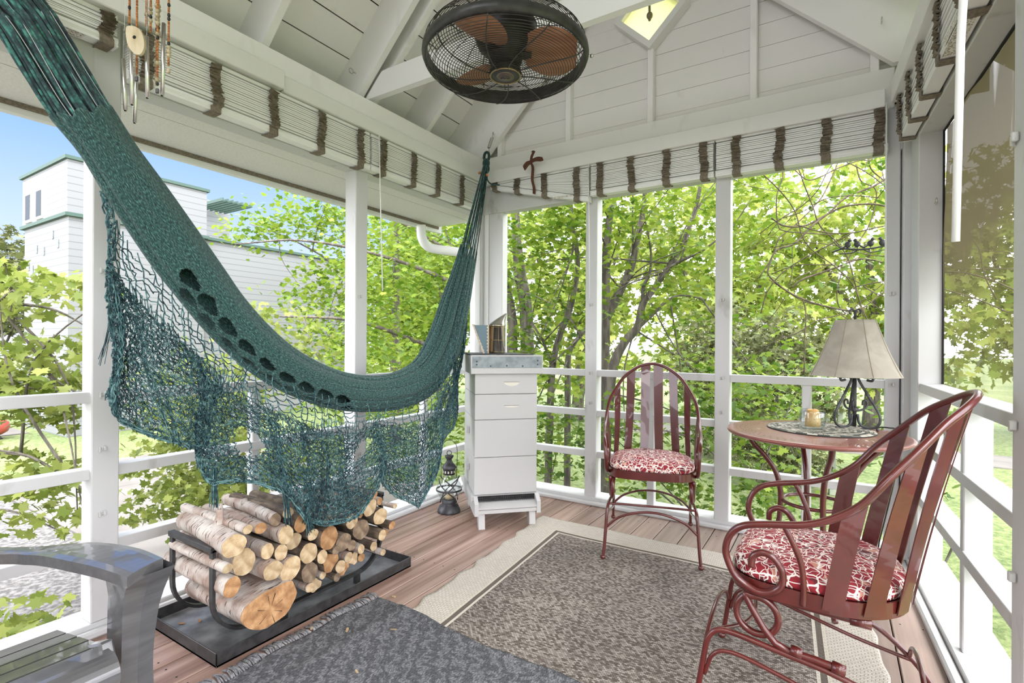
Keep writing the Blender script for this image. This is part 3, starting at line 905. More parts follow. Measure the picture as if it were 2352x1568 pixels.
M['bundle'] = fabric_mat('teal_cord', (0.010, 0.018, 0.028), (0.022, 0.070, 0.075), (0.07, 0.27, 0.23), 22, 1)
NT = 116
def section(u, k_or_th, push=0.0):
    p, t, n, wd, s = hat(u)
    th = k_or_th
    right = max(0.0, min(1.0, (u-11.5)/3.0))
    a = wd/2*(1+0.14*max(0.0, min(1.0, (5.2-u)/1.2)))
    bth = wd*(0.27+0.05*right)
    taper = max(0.0, min(1.0, (20.2-u)/1.5))
    # long soft folds that run with the cloth
    def ridge(x): return 1-abs(math.sin(x))**0.45
    fold = -0.16*ridge(3.0*th+0.25*math.sin(1.3*s)+0.9)*(1-right)-0.06*ridge(5.5*th+0.5*s)*(1-right)
    fold += right*(0.20*math.cos(4.5*th+0.35*math.sin(s*1.7)+0.3*s)**2-0.55*ridge(4.5*th+0.35*math.sin(s*1.7)+0.3*s)-0.14*ridge(8.5*th-0.3*s+0.8))
    r = 1+fold*taper+push
    return p+n*(a*math.cos(th)*r)+Vector((1, 0, 0))*(bth*math.sin(th)*r)
U0, U1, NU = 4.3, 19.0, 560
us = [U0+(U1-U0)*i/(NU-1) for i in range(NU)]
verts = []; uvs = []
for i, u in enumerate(us):
    s = hat(u)[4]
    jag = 0.0
    for k in range(NT+1):
        th = 2*math.pi*k/NT
        uu = u
        if i < 6: uu = u-0.16*abs(math.sin(4.3*th))*(6-i)/6
        if i > NU-7: uu = u+0.25*abs(math.sin(6*th+1))*(i-NU+7)/6
        verts.append(section(uu, th)); uvs.append((s, k/NT*0.55))
H0, H1 = hat(7.35)[4], hat(13.3)[4]
def in_hole(s, th):
    # two staggered rows of long openings along the lower room-side edge
    for row, (c, ph, w_) in enumerate(((0.665*math.pi, 0.0, 0.070*math.pi), (0.845*math.pi, 0.058, 0.078*math.pi))):
        q = (s-ph)/0.108
        f = (q-math.floor(q)-0.5)*0.108
        if not H0+0.05 < (math.floor(q)+0.5)*0.108+ph < H1-0.05: continue
        j = math.sin(math.floor(q)*7.3+row)*0.18
        x = f/(0.046*(1+j*0.4)); y = (th-c-0.02*math.sin(9*q))/(w_*(1+j)*(1-0.35*x))
        if x*x+y*y < 1: return True
    return False
faces = []; fuv = []
for i in range(NU-1):
    for k in range(NT):
        sm_, tm = (uvs[i*(NT+1)+k][0]+uvs[(i+1)*(NT+1)+k][0])/2, 2*math.pi*(k+0.5)/NT
        if in_hole(sm_, tm): continue
        q = (i*(NT+1)+k, i*(NT+1)+k+1, (i+1)*(NT+1)+k+1, (i+1)*(NT+1)+k)
        faces.append(q)
def uvmesh(name, verts, faces, uvs, mt, parent):
    me = bpy.data.meshes.new(name); me.from_pydata([tuple(v) for v in verts], [], faces); me.materials.append(mt)
    ul = me.uv_layers.new(name='UVMap')
    li = np.zeros(len(me.loops), dtype=np.int32); me.loops.foreach_get('vertex_index', li)
    ul.data.foreach_set('uv', np.array(uvs, dtype=np.float32)[li].ravel())
    me.polygons.foreach_set('use_smooth', [True]*len(me.polygons)); me.update()
    o = bpy.data.objects.new(name, me); C.objects.link(o); o.parent = parent
    return o
fb = uvmesh('woven_bed', verts, faces, uvs, M['fabric'], ham)
md = fb.modifiers.new('s', 'SOLIDIFY'); md.thickness = 0.006; md.offset = 1
# hem cord along the upper edge
MB().tube([section(U0+(13.5-U0)*i/120, 0.18, 0.03) for i in range(121)], 0.0045, 6).build('edge_cord', mat('pale_edge_cord', (0.20, 0.30, 0.29), 0.85), fb)
# suspension cords
class UVTubes:
    def __init__(s): s.v = []; s.f = []; s.uv = []
    def add(s, pts, r, n=5):
        mb = MB(); mb.tube(pts, r, n, cap=False)
        b0 = len(s.v); s.v += mb.v; s.f += [[i+b0 for i in f] for f in mb.f]
        L_ = 0.0; o_ = random.random()*30
        for i in range(len(pts)):
            if i: L_ += (Vector(pts[i])-Vector(pts[i-1])).length
            s.uv += [(L_+o_, o_*7)]*n
tb = UVTubes()
for k in range(66):
    th = 2*math.pi*k/66+random.uniform(-.04, .04); ph = random.random()*6
    tb.add([section(5.0*(1-t), th+0.10*math.sin(3*t+ph), -0.06+0.10*math.sin(5*t+ph)*0.5+0.03*random.random()) for t in [q/26 for q in range(27)]], 0.0052)
for k in range(40):
    th = 2*math.pi*k/40; f = random.uniform(0.2, 0.8)
    tb.add([section(5.0*(1-t), th, -f) for t in [q/26 for q in range(27)]], 0.006)
uvmesh('suspension_cords', tb.v, tb.f, tb.uv, M['bundle'], ham)
sl_ = UVTubes()  # pale strands laid over the cords to stand for their highlights
for k in range(5):
    th = R(28+k*26+9*(k % 2)); 
    sl_.add([section(4.9-(2.6-0.4*(k % 3))*t-0.35*(k % 2), th+0.10*math.sin(2*t+k), 0.05) for t in [q/14 for q in range(15)]], 0.0014, 4)
uvmesh('highlight_strands', sl_.v, sl_.f, sl_.uv, mat('highlight_strand', (0.52, 0.52, 0.58), 0.6), ham)
tb = UVTubes()
for k in range(44):
    th = 2*math.pi*k/44; f = random.choice([0, 0, 0.35, 0.7])*random.random(); ph = random.random()*6
    tb.add([section(18.85+2.1*t, th+0.06*math.sin(4*t+ph), -f) for t in [q/14 for q in range(15)]], 0.0028, 4)
uvmesh('suspension_cords', tb.v, tb.f, tb.uv, M['bundle'], ham)
kn = MB()
kn.sphere((-2.318, 3.285, 2.585), 0.030, 14, 10, (1, 1, 1.25))
kn.sphere((-2.318, 3.29, 2.545), 0.026, 14, 10, (1, 1, 1.5))
kn.tube([(-2.318+0.024*math.cos(a), 3.29, 2.637+0.036*math.sin(a)) for a in [2*math.pi*q/20 for q in range(20)]], 0.011, 8, closed=True)
kn.build('knot', M['bundle'], ham)
tl = MB(); tl.tube(catmull([(-2.305, 3.27, 2.56), (-2.285, 3.25, 2.50), (-2.28, 3.25, 2.44), (-2.25, 3.26, 2.405), (-2.20, 3.30, 2.40)], 6), 0.0055, 6)
tl.build('cord_tail', M['bundle'], ham)
for p in ((-2.345, 3.235, 2.50), (-2.282, 3.245, 2.475)):
    MB().sphere(p, 0.0115, 10, 8).build('wooden_bead', M['bead_orange'], ham)
# ---- the net that hangs from the lower edge, strand by strand
def unproj(px, py, x):
    u_ = (px-1176)/1177.0; v_ = (787-py)/1177.0; a = R(0.35); yw = R(32.2)
    U = u_*math.cos(a)-v_*math.sin(a); V = u_*math.sin(a)+v_*math.cos(a)
    d = (-math.sin(yw)+U*math.cos(yw), math.cos(yw)+U*math.sin(yw), V); s = x/d[0]
    return Vector((x, d[1]*s, 1.18+d[2]*s))
# net control points, top edge and lower edge
NTOP = [(-2.12, 0.73, 1.687), (-2.11, 0.756, 1.632), (-2.09, 0.806, 1.533), (-2.06, 0.876, 1.418), (-2.04, 0.969, 1.297), (-2.02, 1.071, 1.176), (-2.0, 1.163, 1.099), (-1.99, 1.269, 1.038), (-1.99, 1.392, 0.988), (-2.0, 1.535, 0.938), (-2.0, 1.685, 0.898), (-2.0, 1.882, 0.875), (-2.0, 2.073, 0.87), (-2.0, 2.232, 0.906), (-2.02, 2.39, 0.985), (-2.06, 2.545, 1.169), (-2.12, 2.709, 1.373), (-2.17, 2.849, 1.624)]
NBOT = [(-2.02, 0.735, 1.002), (-2.0, 0.775, 0.912), (-1.97, 0.808, 0.859), (-1.95, 0.915, 0.792), (-1.92, 0.974, 0.773), (-1.88, 0.995, 0.683), (-1.85, 1.079, 0.65), (-1.83, 1.207, 0.572), (-1.82, 1.317, 0.461), (-1.82, 1.456, 0.39), (-1.83, 1.575, 0.395), (-1.86, 1.731, 0.533), (-1.93, 1.973, 0.344), (-1.97, 2.176, 0.261), (-2.04, 2.41, 0.473), (-2.1, 2.627, 0.601), (-2.16, 2.737, 0.904), (-2.2, 2.842, 1.26)]
def netpt(u, v):
    q = u*(len(NTOP)-1); i = min(int(q), len(NTOP)-2); f = q-i
    f2 = f*f*(3-2*f)*0.35+f*0.65
    a = Vector(NTOP[i]).lerp(Vector(NTOP[i+1]), f2); b_ = Vector(NBOT[i]).lerp(Vector(NBOT[i+1]), f2)
    p = a.lerp(b_, v)
    p.x += v*(0.030*math.sin(31*u+2.1*v)+0.018*math.sin(73*u-1.3*v)) + 0.012*math.sin(3.1*v)*math.sin(17*u)
    p.y += 0.030*v*math.sin(25*u+3*v+1)+0.012*math.sin(9*v+40*u)
    p.z += 0.014*math.sin(38*u)*v
    return p
NC, NRW = 248, 84
OPEN = 0.30
random.seed(21)
vv = [OPEN*k/6 for k in range(6)]+[OPEN+(1-OPEN)*k/(NRW-1) for k in range(NRW)]
jit = {}
def J(i, k):
    if (i, k) not in jit:
        jit[i, k] = Vector((random.uniform(-.006, .006), random.uniform(-.007, .007), random.uniform(-.006, .006)))
    return jit[i, k]
def dense(u, v):     # how tightly looped the net is there
    n = math.sin(11*u+1.0)*math.sin(7*v+4*u)+0.6*math.sin(29*u+3*v)
    return v > OPEN*(0.75+0.30*n) or (u < 0.18 and v > 0.42 and n > -0.8)
import mathutils.noise as mnoise
nm_ = MB()
def hole(u, v):
    return mnoise.noise(Vector((u*16, v*5.0, 3.3))) > 0.50
for i in range(NC+1):
    u = i/NC; run = []
    coarse = (i % 5 == 0)
    for k, v in enumerate(vv):
        ok = (coarse or dense(u, v)) and not (hole(u, v) and not coarse)
        if ok: run.append(netpt(u, v)+J(i, k)*(0.4 if v == 0 else 1))
        if (not ok or k == len(vv)-1) and len(run) > 0:
            if len(run) > 1: nm_.tube(run, 0.0024 if coarse else 0.0018, 3, cap=False)
            run = []
for k, v in enumerate(vv):
    if k == 0: continue
    run = []
    thick = 0.0024 if k < 6 else 0.0017
    for i in range(NC+1):
        u = i/NC
        ok = (k < 6) or (dense(u, v) and not hole(u, v))
        if ok:
            z_ = Vector((0, 0, 0.0052*(1 if (i+k) % 2 else -1))) if k >= 6 else Vector((0, 0, -0.012*abs(math.sin(i*math.pi/5))))
            run.append(netpt(u, v)+J(i, k)+z_)
        if (not ok or i == NC or random.random() < 0.02) and run:
            if len(run) > 1: nm_.tube(run, thick, 3, cap=False)
            run = []
# heavier gathered cords and the lower border
for u in (0.035, 0.14, 0.26, 0.40, 0.52, 0.66, 0.80, 0.93):
    for q in range(7):
        du = 0.006*random.uniform(-1, 1)
        nm_.tube([netpt(max(0, min(1, u+du+0.010*math.sin(5*v+q+u*9))), v)+Vector((random.uniform(0, .012), random.uniform(-.006, .006), 0)) for v in [0.38+0.62*t/24 for t in range(25)]], 0.0021, 3, cap=False)
for q in range(4):
    nm_.tube([netpt(i/90, 0.985+0.006*q)+Vector((random.uniform(-.004, .006), random.uniform(-.004, .004), random.uniform(-.006, .006))) for i in range(91)], 0.0024, 4, cap=False)
for q in range(3):
    nm_.tube([netpt(0.0+0.004*q, v)+J(q, int(v*50)) for v in [t/40 for t in range(41)]], 0.003, 4, cap=False)
def tassel(p0, p1, n=16, sp=0.016):
    p0, p1 = Vector(p0), Vector(p1)
    for q in range(n):
        a = Vector((random.uniform(-1, 1), random.uniform(-1, 1), 0))*sp
        nm_.tube([p0+a*0.7, p0.lerp(p1, 0.5)+a*0.6, p1+a+Vector((0, 0, random.uniform(-.02, .02)))], 0.0014, 3, cap=False)
tassel((-1.895, 0.995, 0.72), (-1.895, 0.997, 0.585), 22, 0.014)
tassel((-1.825, 1.235, 0.585), (-1.825, 1.252, 0.465), 16, 0.016)
tassel((-1.818, 1.327, 0.47), (-1.816, 1.340, 0.40), 16, 0.018)
tassel((-2.25, 0.81, 1.24), (-2.27, 0.79, 1.10), 6, 0.010)
def net_mat():
    m, nt, bs = newmat('net_yarn')
    g = N_(nt, 'ShaderNodeNewGeometry'); mp = mapping(nt, (70, 70, 70)); nz = N_(nt, 'ShaderNodeTexNoise', Scale=1.0, Detail=2.0)
    nt.links.new(mp.outputs[0], nz.inputs['Vector'])
    ad = N_(nt, 'ShaderNodeMath', operation='ADD'); hf = N_(nt, 'ShaderNodeMath', operation='MULTIPLY'); hf.inputs[1].default_value = 0.35
    nt.links.new(g.outputs['Random Per Island'], hf.inputs[0]); nt.links.new(hf.outputs[0], ad.inputs[0]); nt.links.new(nz.outputs['Fac'], ad.inputs[1])
    r_ = rampn(nt, [(0.45, (0.010, 0.030, 0.042)), (0.68, (0.032, 0.095, 0.105)), (0.90, (0.13, 0.25, 0.25))])
    nt.links.new(ad.outputs[0], r_.inputs[0]); nt.links.new(r_.outputs[0], bs.inputs['Base Color'])
    bs.inputs['Roughness'].default_value = 0.9
    return m
net = nm_.build('net', net_mat(), ham, recalc=False)
MB().sphere((-1.835, 1.225, 0.605), 0.017, 12, 8, (0.7, 1, 1)).build('wooden_bead', mat('tan_bead', (0.42, 0.27, 0.17), 0.6), ham)

# spring hook that carries the hammock
sh = empty('spring_hook', (-2.318, 3.30, 2.66), 0, 'steel coil spring on a screw eye above the hammock knot', 'spring hook')
b = MB()
b.tube([(0.011*math.cos(a), 0.02+0.048*a/130+0.011*math.sin(a), 0.055+0.10*a/130) for a in [q*0.45 for q in range(289)]], 0.0026, 5)
b.build('coil', M['steel'], sh)
b = MB(); b.tube(catmull([(0, 0.015, -0.005), (0.012, 0.012, 0.006), (0.008, 0.012, 0.028), (0, 0.018, 0.056)], 6), 0.0035, 8)
b.build('hook', M['steel'], sh)
b = MB(); b.tube(catmull([(0, 0.066, 0.155), (0.004, 0.075, 0.19), (-0.006, 0.088, 0.205), (-0.02, 0.102, 0.20), (-0.02, 0.122, 0.202)], 6), 0.004, 8)
b.build('screw_eye', M['steel'], sh)

# screw eyes on the rafters and the right hand board
def eye(p, ax, label):
    b = MB(); ax = Vector(ax); up = Vector((0, 0, 1)); p = Vector(p)
    b.tube([p-ax*0.01, p+ax*0.02], 0.0028, 8)
    c = p+ax*0.032
    s_ = ax.cross(up).normalized()
    b.tube([c+(ax*math.cos(a)+up*math.sin(a))*0.016 for a in [2*math.pi*q/18 for q in range(18)]], 0.0028, 6, closed=True)
    tag(b.build('screw_eye', M['steel']), label, 'screw eye')
eye((-2.63, 2.255, 2.915), (0, -1, 0), 'steel screw eye on the rafter left of the ceiling fan')
eye((0.205, 3.415, 2.925), (0, -1, 0), 'steel screw eye on the rafter in the far right corner')
eye((0.415, 3.245, 1.882), (0, -1, 0), 'steel screw eye on the white post beside the brown screen')

# ---- wind chime
wc = empty('wind_chime', (-2.11, 0.858, 2.2), R(32.2), 'wind chime of metal tubes and bead strings near the upper left', 'wind chime')
b = MB(); b.lathe([(0.0, 0.63), (0.075, 0.63), (0.078, 0.62), (0.075, 0.61), (0, 0.61)], 24); b.build('top_disc', M['stone'], wc)
MB().tube([(0, 0, 0.62), (0, 0, 0.80), (0.02, 0.04, 1.02)], 0.0015, 5).build('hanging_string', M['cord'], wc)
for xx, yy, z0, z1, ti in ((-0.082, 0.0, -0.190, -0.005, 0.010), (-0.03, -0.035, -0.185, 0.06, 0.008), (0.024, -0.03, -0.158, 0.06, 0.004), (0.064, 0.0, -0.135, 0.125, -0.004), (-0.066, 0.045, -0.215, 0.02, -0.006)):
    b = MB(); b.tube([(xx+ti, yy, z0), (xx, yy, z1)], 0.0068, 14); b.cur = 1
    b.tube([(xx+ti+0.0003, yy, z0-0.0006), (xx+ti, yy, z0+0.0002)], 0.0052, 12)
    ct = b.build('tube', [M['chime_tube'], M['gap']], wc)
    MB().tube([(xx, yy, z1-0.01), (xx*0.8, yy*0.8, 0.61)], 0.0007, 4).build('thread', M['cord'], ct)
random.seed(5)
for xx, yy, z0, kind in ((-0.075, 0.02, 0.045, 0), (-0.048, 0.02, -0.045, 1), (-0.02, 0.03, 0.135, 0), (0.010, 0.05, 0.10, 0), (0.018, 0.03, -0.055, 2), (0.027, -0.015, 0.085, 0), (0.052, -0.015, -0.105, 1), (0.066, -0.03, 0.20, 0), (0.082, 0.0, -0.025, 2)):
    bm = {0: MB()}; big = []
    z = z0
    while z < 0.60:
        k = random.choice([0, 0, 0, 0, 1, 1, 2])
        if k == 0:
            for q in range(random.randint(2, 6)):
                bm[0].sphere((xx, yy, z), 0.0043, 7, 5, (1, 1, .7)); z += 0.0058
        elif k == 1:
            big.append(('stone_bead', MB().sphere((xx, yy, z+0.005), random.uniform(0.0068, 0.0088), 8, 6), 'bead_stone')); z += 0.0145
        else:
            big.append(('black_bead', MB().sphere((xx, yy, z+0.005), 0.0056, 8, 6, (1, 1, 1.4)), 'bead_black')); z += 0.0135
    st = empty('bead_string', (0, 0, 0)); st.parent = wc
    tag(bm[0].build('small_beads', M['bead_orange'], st), kind='stuff')
    for nm2, bb, mt2 in big: bb.build(nm2, M[mt2], st)
    if kind: MB().box(xx-0.006, xx+0.006, yy-0.003, yy+0.003, z0-0.03, z0-0.012, 0.002).build('end_tag', M['iron'] if kind == 1 else M['bead_stone'], st)
sg = MB(); out = []
for k in range(28):
    a = 2*math.pi*k/28; out.append((0.030*math.cos(a)*(1+0.12*math.sin(2*a)), 0.053*math.sin(a)*(1+0.08*math.cos(3*a))))
tilt = R(-24)
o2 = [(x*math.cos(tilt)+y*math.sin(tilt)+0.006, y*math.cos(tilt)-x*math.sin(tilt)+0.030) for x, y in out]
sg.prism(o2, -0.062, -0.052, 'y')
sg.cur = 1; sg.prism([(0.004+0.006*math.cos(a), 0.038+0.006*math.sin(a)) for a in [2*math.pi*q/14 for q in range(14)]], -0.0628, -0.0615, 'y')
sg.build('stone_pendant', [M['stone'], M['gap']], wc)
# ============================================================ RUGS
def rug_mat(name, W, L, border):
    m, nt, bs = newmat(name)
    t = N_(nt, 'ShaderNodeTexCoord')
    sp = N_(nt, 'ShaderNodeSeparateXYZ'); nt.links.new(t.outputs['UV'], sp.inputs[0])
    def math_(op, a, b=None):
        n = N_(nt, 'ShaderNodeMath', operation=op)
        for i, q in enumerate((a, b)):
            if q is None: continue
            if isinstance(q, (int, float)): n.inputs[i].default_value = q
            else: nt.links.new(q, n.inputs[i])
        return n.outputs[0]
    U, V = sp.outputs['X'], sp.outputs['Y']
    d = math_('MINIMUM', math_('MINIMUM', U, V), math_('SUBTRACT', W, U))
    # border weave
    mp = N_(nt, 'ShaderNodeMapping'); nt.links.new(t.outputs['UV'], mp.inputs['Vector'])
    bk = N_(nt, 'ShaderNodeTexBrick', Scale=1.0); bk.offset = 0.5
    bk.inputs['Brick Width'].default_value = 0.022; bk.inputs['Row Height'].default_value = 0.011
    bk.inputs['Mortar Size'].default_value = 0.0016; bk.inputs['Mortar Smooth'].default_value = 0.6
    bk.inputs['Color1'].default_value = (0.64, 0.595, 0.52, 1); bk.inputs['Color2'].default_value = (0.56, 0.515, 0.44, 1)
    bk.inputs['Mortar'].default_value = (0.42, 0.36, 0.28, 1)
    nt.links.new(mp.outputs[0], bk.inputs['Vector'])
    # heathered centre
    b2 = N_(nt, 'ShaderNodeTexBrick', Scale=1.0); b2.offset = 0.5
    b2.inputs['Brick Width'].default_value = 0.013; b2.inputs['Row Height'].default_value = 0.0075
    b2.inputs['Mortar Size'].default_value = 0.0010; b2.inputs['Mortar Smooth'].default_value = 0.5; b2.inputs['Bias'].default_value = -0.1
    b2.inputs['Color1'].default_value = (0.095, 0.075, 0.061, 1); b2.inputs['Color2'].default_value = (0.47, 0.43, 0.385, 1)
    b2.inputs['Mortar'].default_value = (0.09, 0.07, 0.055, 1)
    nt.links.new(mp.outputs[0], b2.inputs['Vector'])
    nz = N_(nt, 'ShaderNodeTexNoise', Scale=3.0, Detail=6.0); nt.links.new(t.outputs['UV'], nz.inputs['Vector'])
    mx0 = N_(nt, 'ShaderNodeMixRGB', blend_type='MULTIPLY'); mx0.inputs[0].default_value = 0.55
    rr = rampn(nt, [(0.35, (0.72, 0.70, 0.68)), (0.65, (1.25, 1.22, 1.18))])
    nt.links.new(nz.outputs['Fac'], rr.inputs[0]); nt.links.new(b2.outputs['Color'], mx0.inputs[1]); nt.links.new(rr.outputs[0], mx0.inputs[2])
    def step(src, thr):
        return math_('GREATER_THAN', src, thr)
    def mix(f, a, b_):
        x = N_(nt, 'ShaderNodeMixRGB'); nt.links.new(f, x.inputs[0])
        for i, q in ((1, a), (2, b_)):
            if isinstance(q, tuple): x.inputs[i].default_value = (*q, 1)
            else: nt.links.new(q, x.inputs[i])
        return x.outputs[0]
    c = bk.outputs['Color']
    c = mix(step(d, border-0.012), c, (0.62, 0.56, 0.46))
    c = mix(step(d, border), c, (0.135, 0.110, 0.088))
    c = mix(step(d, border+0.022), c, (0.62, 0.57, 0.48))
    c = mix(step(d, border+0.034), c, mx0.outputs[0])
    nt.links.new(c, bs.inputs['Base Color'])
    bs.inputs['Roughness'].default_value = 0.95
    h = mix(step(d, border+0.034), bk.outputs['Fac'], b2.outputs['Fac'])
    inv = math_('SUBTRACT', 1.0, h)
    bumpn(nt, bs, inv, 0.9, 0.004)
    return m
def cloth_grid(name, nx, ny, fpos, fuv, mt, thick):
    vs = []; uv = []; fs = []
    for j in range(ny+1):
        for i in range(nx+1):
            vs.append(fpos(i/nx, j/ny)); uv.append(fuv(i/nx, j/ny))
    for j in range(ny):
        for i in range(nx):
            a = j*(nx+1)+i
            fs.append((a, a+nx+1, a+nx+2, a+1))
    me = bpy.data.meshes.new(name); me.from_pydata(vs, [], fs); me.materials.append(mt)
    ul = me.uv_layers.new(name='UVMap')
    li = np.zeros(len(me.loops), dtype=np.int32); me.loops.foreach_get('vertex_index', li)
    ul.data.foreach_set('uv', np.array(uv, dtype=np.float32)[li].ravel())
    me.polygons.foreach_set('use_smooth', [True]*len(me.polygons)); me.update()
    o = bpy.data.objects.new(name, me); C.objects.link(o)
    md = o.modifiers.new('s', 'SOLIDIFY'); md.thickness = thick; md.offset = -1
    return o
RW, RL = 1.78, 2.75
def rugpos(s, t):
    yy = 3.052-RL*t
    x = -1.672+RW*s+(3.052-yy)*0.072
    e = 0.010*math.sin(yy*27)+0.006*math.sin(yy*41+1)
    x += e*max(0, 1-s*9)-0.5*e*max(0, 1-(1-s)*9)
    z = 0.0085+0.004*max(0, math.sin(yy*27+0.5))*max(0, 1-s*7)+0.002*math.sin(7*x)*math.sin(5*yy)
    return (x, yy+0.006*math.sin(9*x)*(1 if t < 0.02 else 0), max(0.0075, z))
rug = cloth_grid('area_rug', 120, 160, rugpos, lambda s, t: (RW*s, RL*t), rug_mat('beige_rug', RW, RL, 0.190), 0.007)
tag(rug, 'beige bordered woven rug under the far red chair', 'rug')
def charcoal_mat():
    m, nt, bs = newmat('charcoal_rug')
    t = N_(nt, 'ShaderNodeTexCoord')
    mp = N_(nt, 'ShaderNodeMapping'); mp.inputs['Scale'].default_value = (210, 95, 1); mp.inputs['Rotation'].default_value = (0, 0, 0.5); nt.links.new(t.outputs['UV'], mp.inputs['Vector'])
    nz = N_(nt, 'ShaderNodeTexNoise', Scale=1.0, Detail=4.0); nt.links.new(mp.outputs[0], nz.inputs['Vector'])
    mp2 = N_(nt, 'ShaderNodeMapping'); mp2.inputs['Scale'].default_value = (1, 1, 1); mp2.inputs['Rotation'].default_value = (0, 0, R(38)); nt.links.new(t.outputs['UV'], mp2.inputs['Vector'])
    wv = N_(nt, 'ShaderNodeTexWave', Scale=5.0, Distortion=9.0, Detail=5.0); wv.inputs['Detail Scale'].default_value = 5.0
    nt.links.new(mp2.outputs[0], wv.inputs['Vector'])
    mx = N_(nt, 'ShaderNodeMixRGB'); mx.inputs[0].default_value = 0.16
    nt.links.new(nz.outputs['Fac'], mx.inputs[1]); nt.links.new(wv.outputs['Fac'], mx.inputs[2])
    r_ = rampn(nt, [(0.30, (0.036, 0.037, 0.041)), (0.50, (0.085, 0.087, 0.094)), (0.70, (0.24, 0.24, 0.25))])
    nt.links.new(mx.outputs[0], r_.inputs[0]); nt.links.new(r_.outputs[0], bs.inputs['Base Color'])
    bs.inputs['Roughness'].default_value = 0.95
    bumpn(nt, bs, mx.outputs[0], 0.9, 0.006)
    return m
CW, CL = 1.55, 0.88
def charpos(s, t):
    x = -1.775+CW*s+0.006*math.sin(19*t); y = 1.668-CL*t-0.055*s-0.030*math.sin(3.1*s)*(1-t)
    over = max(0, min(1, (x+1.650)/0.055))     # climbs on to the beige rug
    z = 0.0085+0.0105*over*over*(3-2*over)
    z += 0.004*math.sin(8*x+3)*math.sin(6*y)+0.003
    if t < 0.03: z += 0.004*math.sin(23*s)**2
    return (x, y+0.010*math.sin(13*s)*(1-t), max(z, 0.009))
crug = cloth_grid('throw_rug', 130, 80, charpos, lambda s, t: (CW*s, CL*t), charcoal_mat(), 0.006)
tag(crug, 'charcoal grey fringed rug lapped over the beige rug in the foreground', 'rug')
random.seed(11)
fr = MB()
for k in range(96):
    t = k/95; p = charpos(0, t); wob = random.uniform(-1, 1)
    for q in range(3):
        fr.tube(catmull([(p[0]+0.006, p[1], 0.008), (p[0]-0.02, p[1]+0.006*wob+random.uniform(-.004, .004), 0.014+random.uniform(0, .006)), (p[0]-0.058-random.uniform(0, .016), p[1]+0.018*wob+random.uniform(-.008, .008), 0.004)], 3), 0.0028, 4)
fr.build('fringe', mat('fringe_yarn', (0.14, 0.143, 0.153), 0.95, col2=(0.30, 0.30, 0.31), scale=(90, 90, 90)), crug, recalc=False)

# ============================================================ RED METAL CHAIRS (one design, two chairs)
def tubeobj(name, paths, r, parent, mt='red', n=10):
    b = MB()
    for p in paths: b.tube(p, r, n)
    return b.build(name, M[mt], parent)
def cushion_mat():
    m, nt, bs = newmat('red_cushion_print')
    mp = mapping(nt, (1, 1, 1)); 
    nz = N_(nt, 'ShaderNodeTexNoise', Scale=34.0, Detail=0.5); nt.links.new(mp.outputs[0], nz.inputs['Vector'])
    ad = N_(nt, 'ShaderNodeVectorMath', operation='MULTIPLY_ADD'); ad.inputs[1].default_value = (0.034, 0.034, 0.0)
    nt.links.new(nz.outputs['Color'], ad.inputs[0]); nt.links.new(mp.outputs[0], ad.inputs[2])
    def edge(scale, off, lo, hi):
        mm = N_(nt, 'ShaderNodeMapping'); mm.inputs['Location'].default_value = off; mm.inputs['Scale'].default_value = (scale, scale, scale*0.6)
        nt.links.new(ad.outputs[0], mm.inputs['Vector'])
        v = N_(nt, 'ShaderNodeTexVoronoi', feature='DISTANCE_TO_EDGE', Scale=1.0); v.inputs['Randomness'].default_value = 0.55
        nt.links.new(mm.outputs[0], v.inputs['Vector'])
        r_ = rampn(nt, [(lo, (1, 1, 1)), (hi, (0, 0, 0))]); nt.links.new(v.outputs['Distance'], r_.inputs[0])
        return r_.outputs[0]
    e1 = edge(30, (0, 0, 0), 0.030, 0.055); e2 = edge(44, (3.3, 1.7, 0), 0.020, 0.045)
    mx = N_(nt, 'ShaderNodeMixRGB', blend_type='LIGHTEN'); mx.inputs[0].default_value = 1
    nt.links.new(e1, mx.inputs[1]); nt.links.new(e2, mx.inputs[2])
    vb = N_(nt, 'ShaderNodeTexVoronoi', Scale=40.0); nt.links.new(ad.outputs[0], vb.inputs['Vector'])
    base = rampn(nt, [(0.0, (0.25, 0.012, 0.022)), (0.70, (0.22, 0.010, 0.020)), (0.78, (0.10, 0.008, 0.014)), (0.90, (0.50, 0.22, 0.16))], 'CONSTANT')
    sc_ = N_(nt, 'ShaderNodeSeparateXYZ'); nt.links.new(vb.outputs['Color'], sc_.inputs[0]); nt.links.new(sc_.outputs['X'], base.inputs[0])
    fin = N_(nt, 'ShaderNodeMixRGB'); fin.inputs[2].default_value = (0.80, 0.72, 0.66, 1)
    nt.links.new(mx.outputs[0], fin.inputs[0]); nt.links.new(base.outputs[0], fin.inputs[1])
    nt.links.new(fin.outputs[0], bs.inputs['Base Color'])
    bs.inputs['Roughness'].default_value = 0.85
    return m
M['cushion'] = cushion_mat()
HS = 0.245          # half width at the scrolls
def arm_right():
    pts = [(HS, -.163, .505), (HS, -.158, .538), (HS, -.130, .554), (HS, -.100, .541), (HS, -.080, .506), (HS, -.084, .466), (HS, -.114, .440), (HS, -.150, .436),
           (HS, -.203, .464), (HS, -.230, .515), (HS+.002, -.233, .555), (HS+.006, -.217, .597), (HS+.012, -.183, .627), (HS+.018, -.125, .644), (HS+.024, -.027, .663),
           (HS+.026, .042, .693), (HS+.024, .108, .742), (HS+.010, .168, .818), (.205, .249, .910), (.165, .296, .962), (.115, .342, 1.000), (.060, .374, 1.026), (0.0, .387, 1.036)]
    return pts
ar = arm_right()
full = ar+[(-x, y, z) for x, y, z in ar[:-1][::-1]]
hoop = catmull(full, 6)
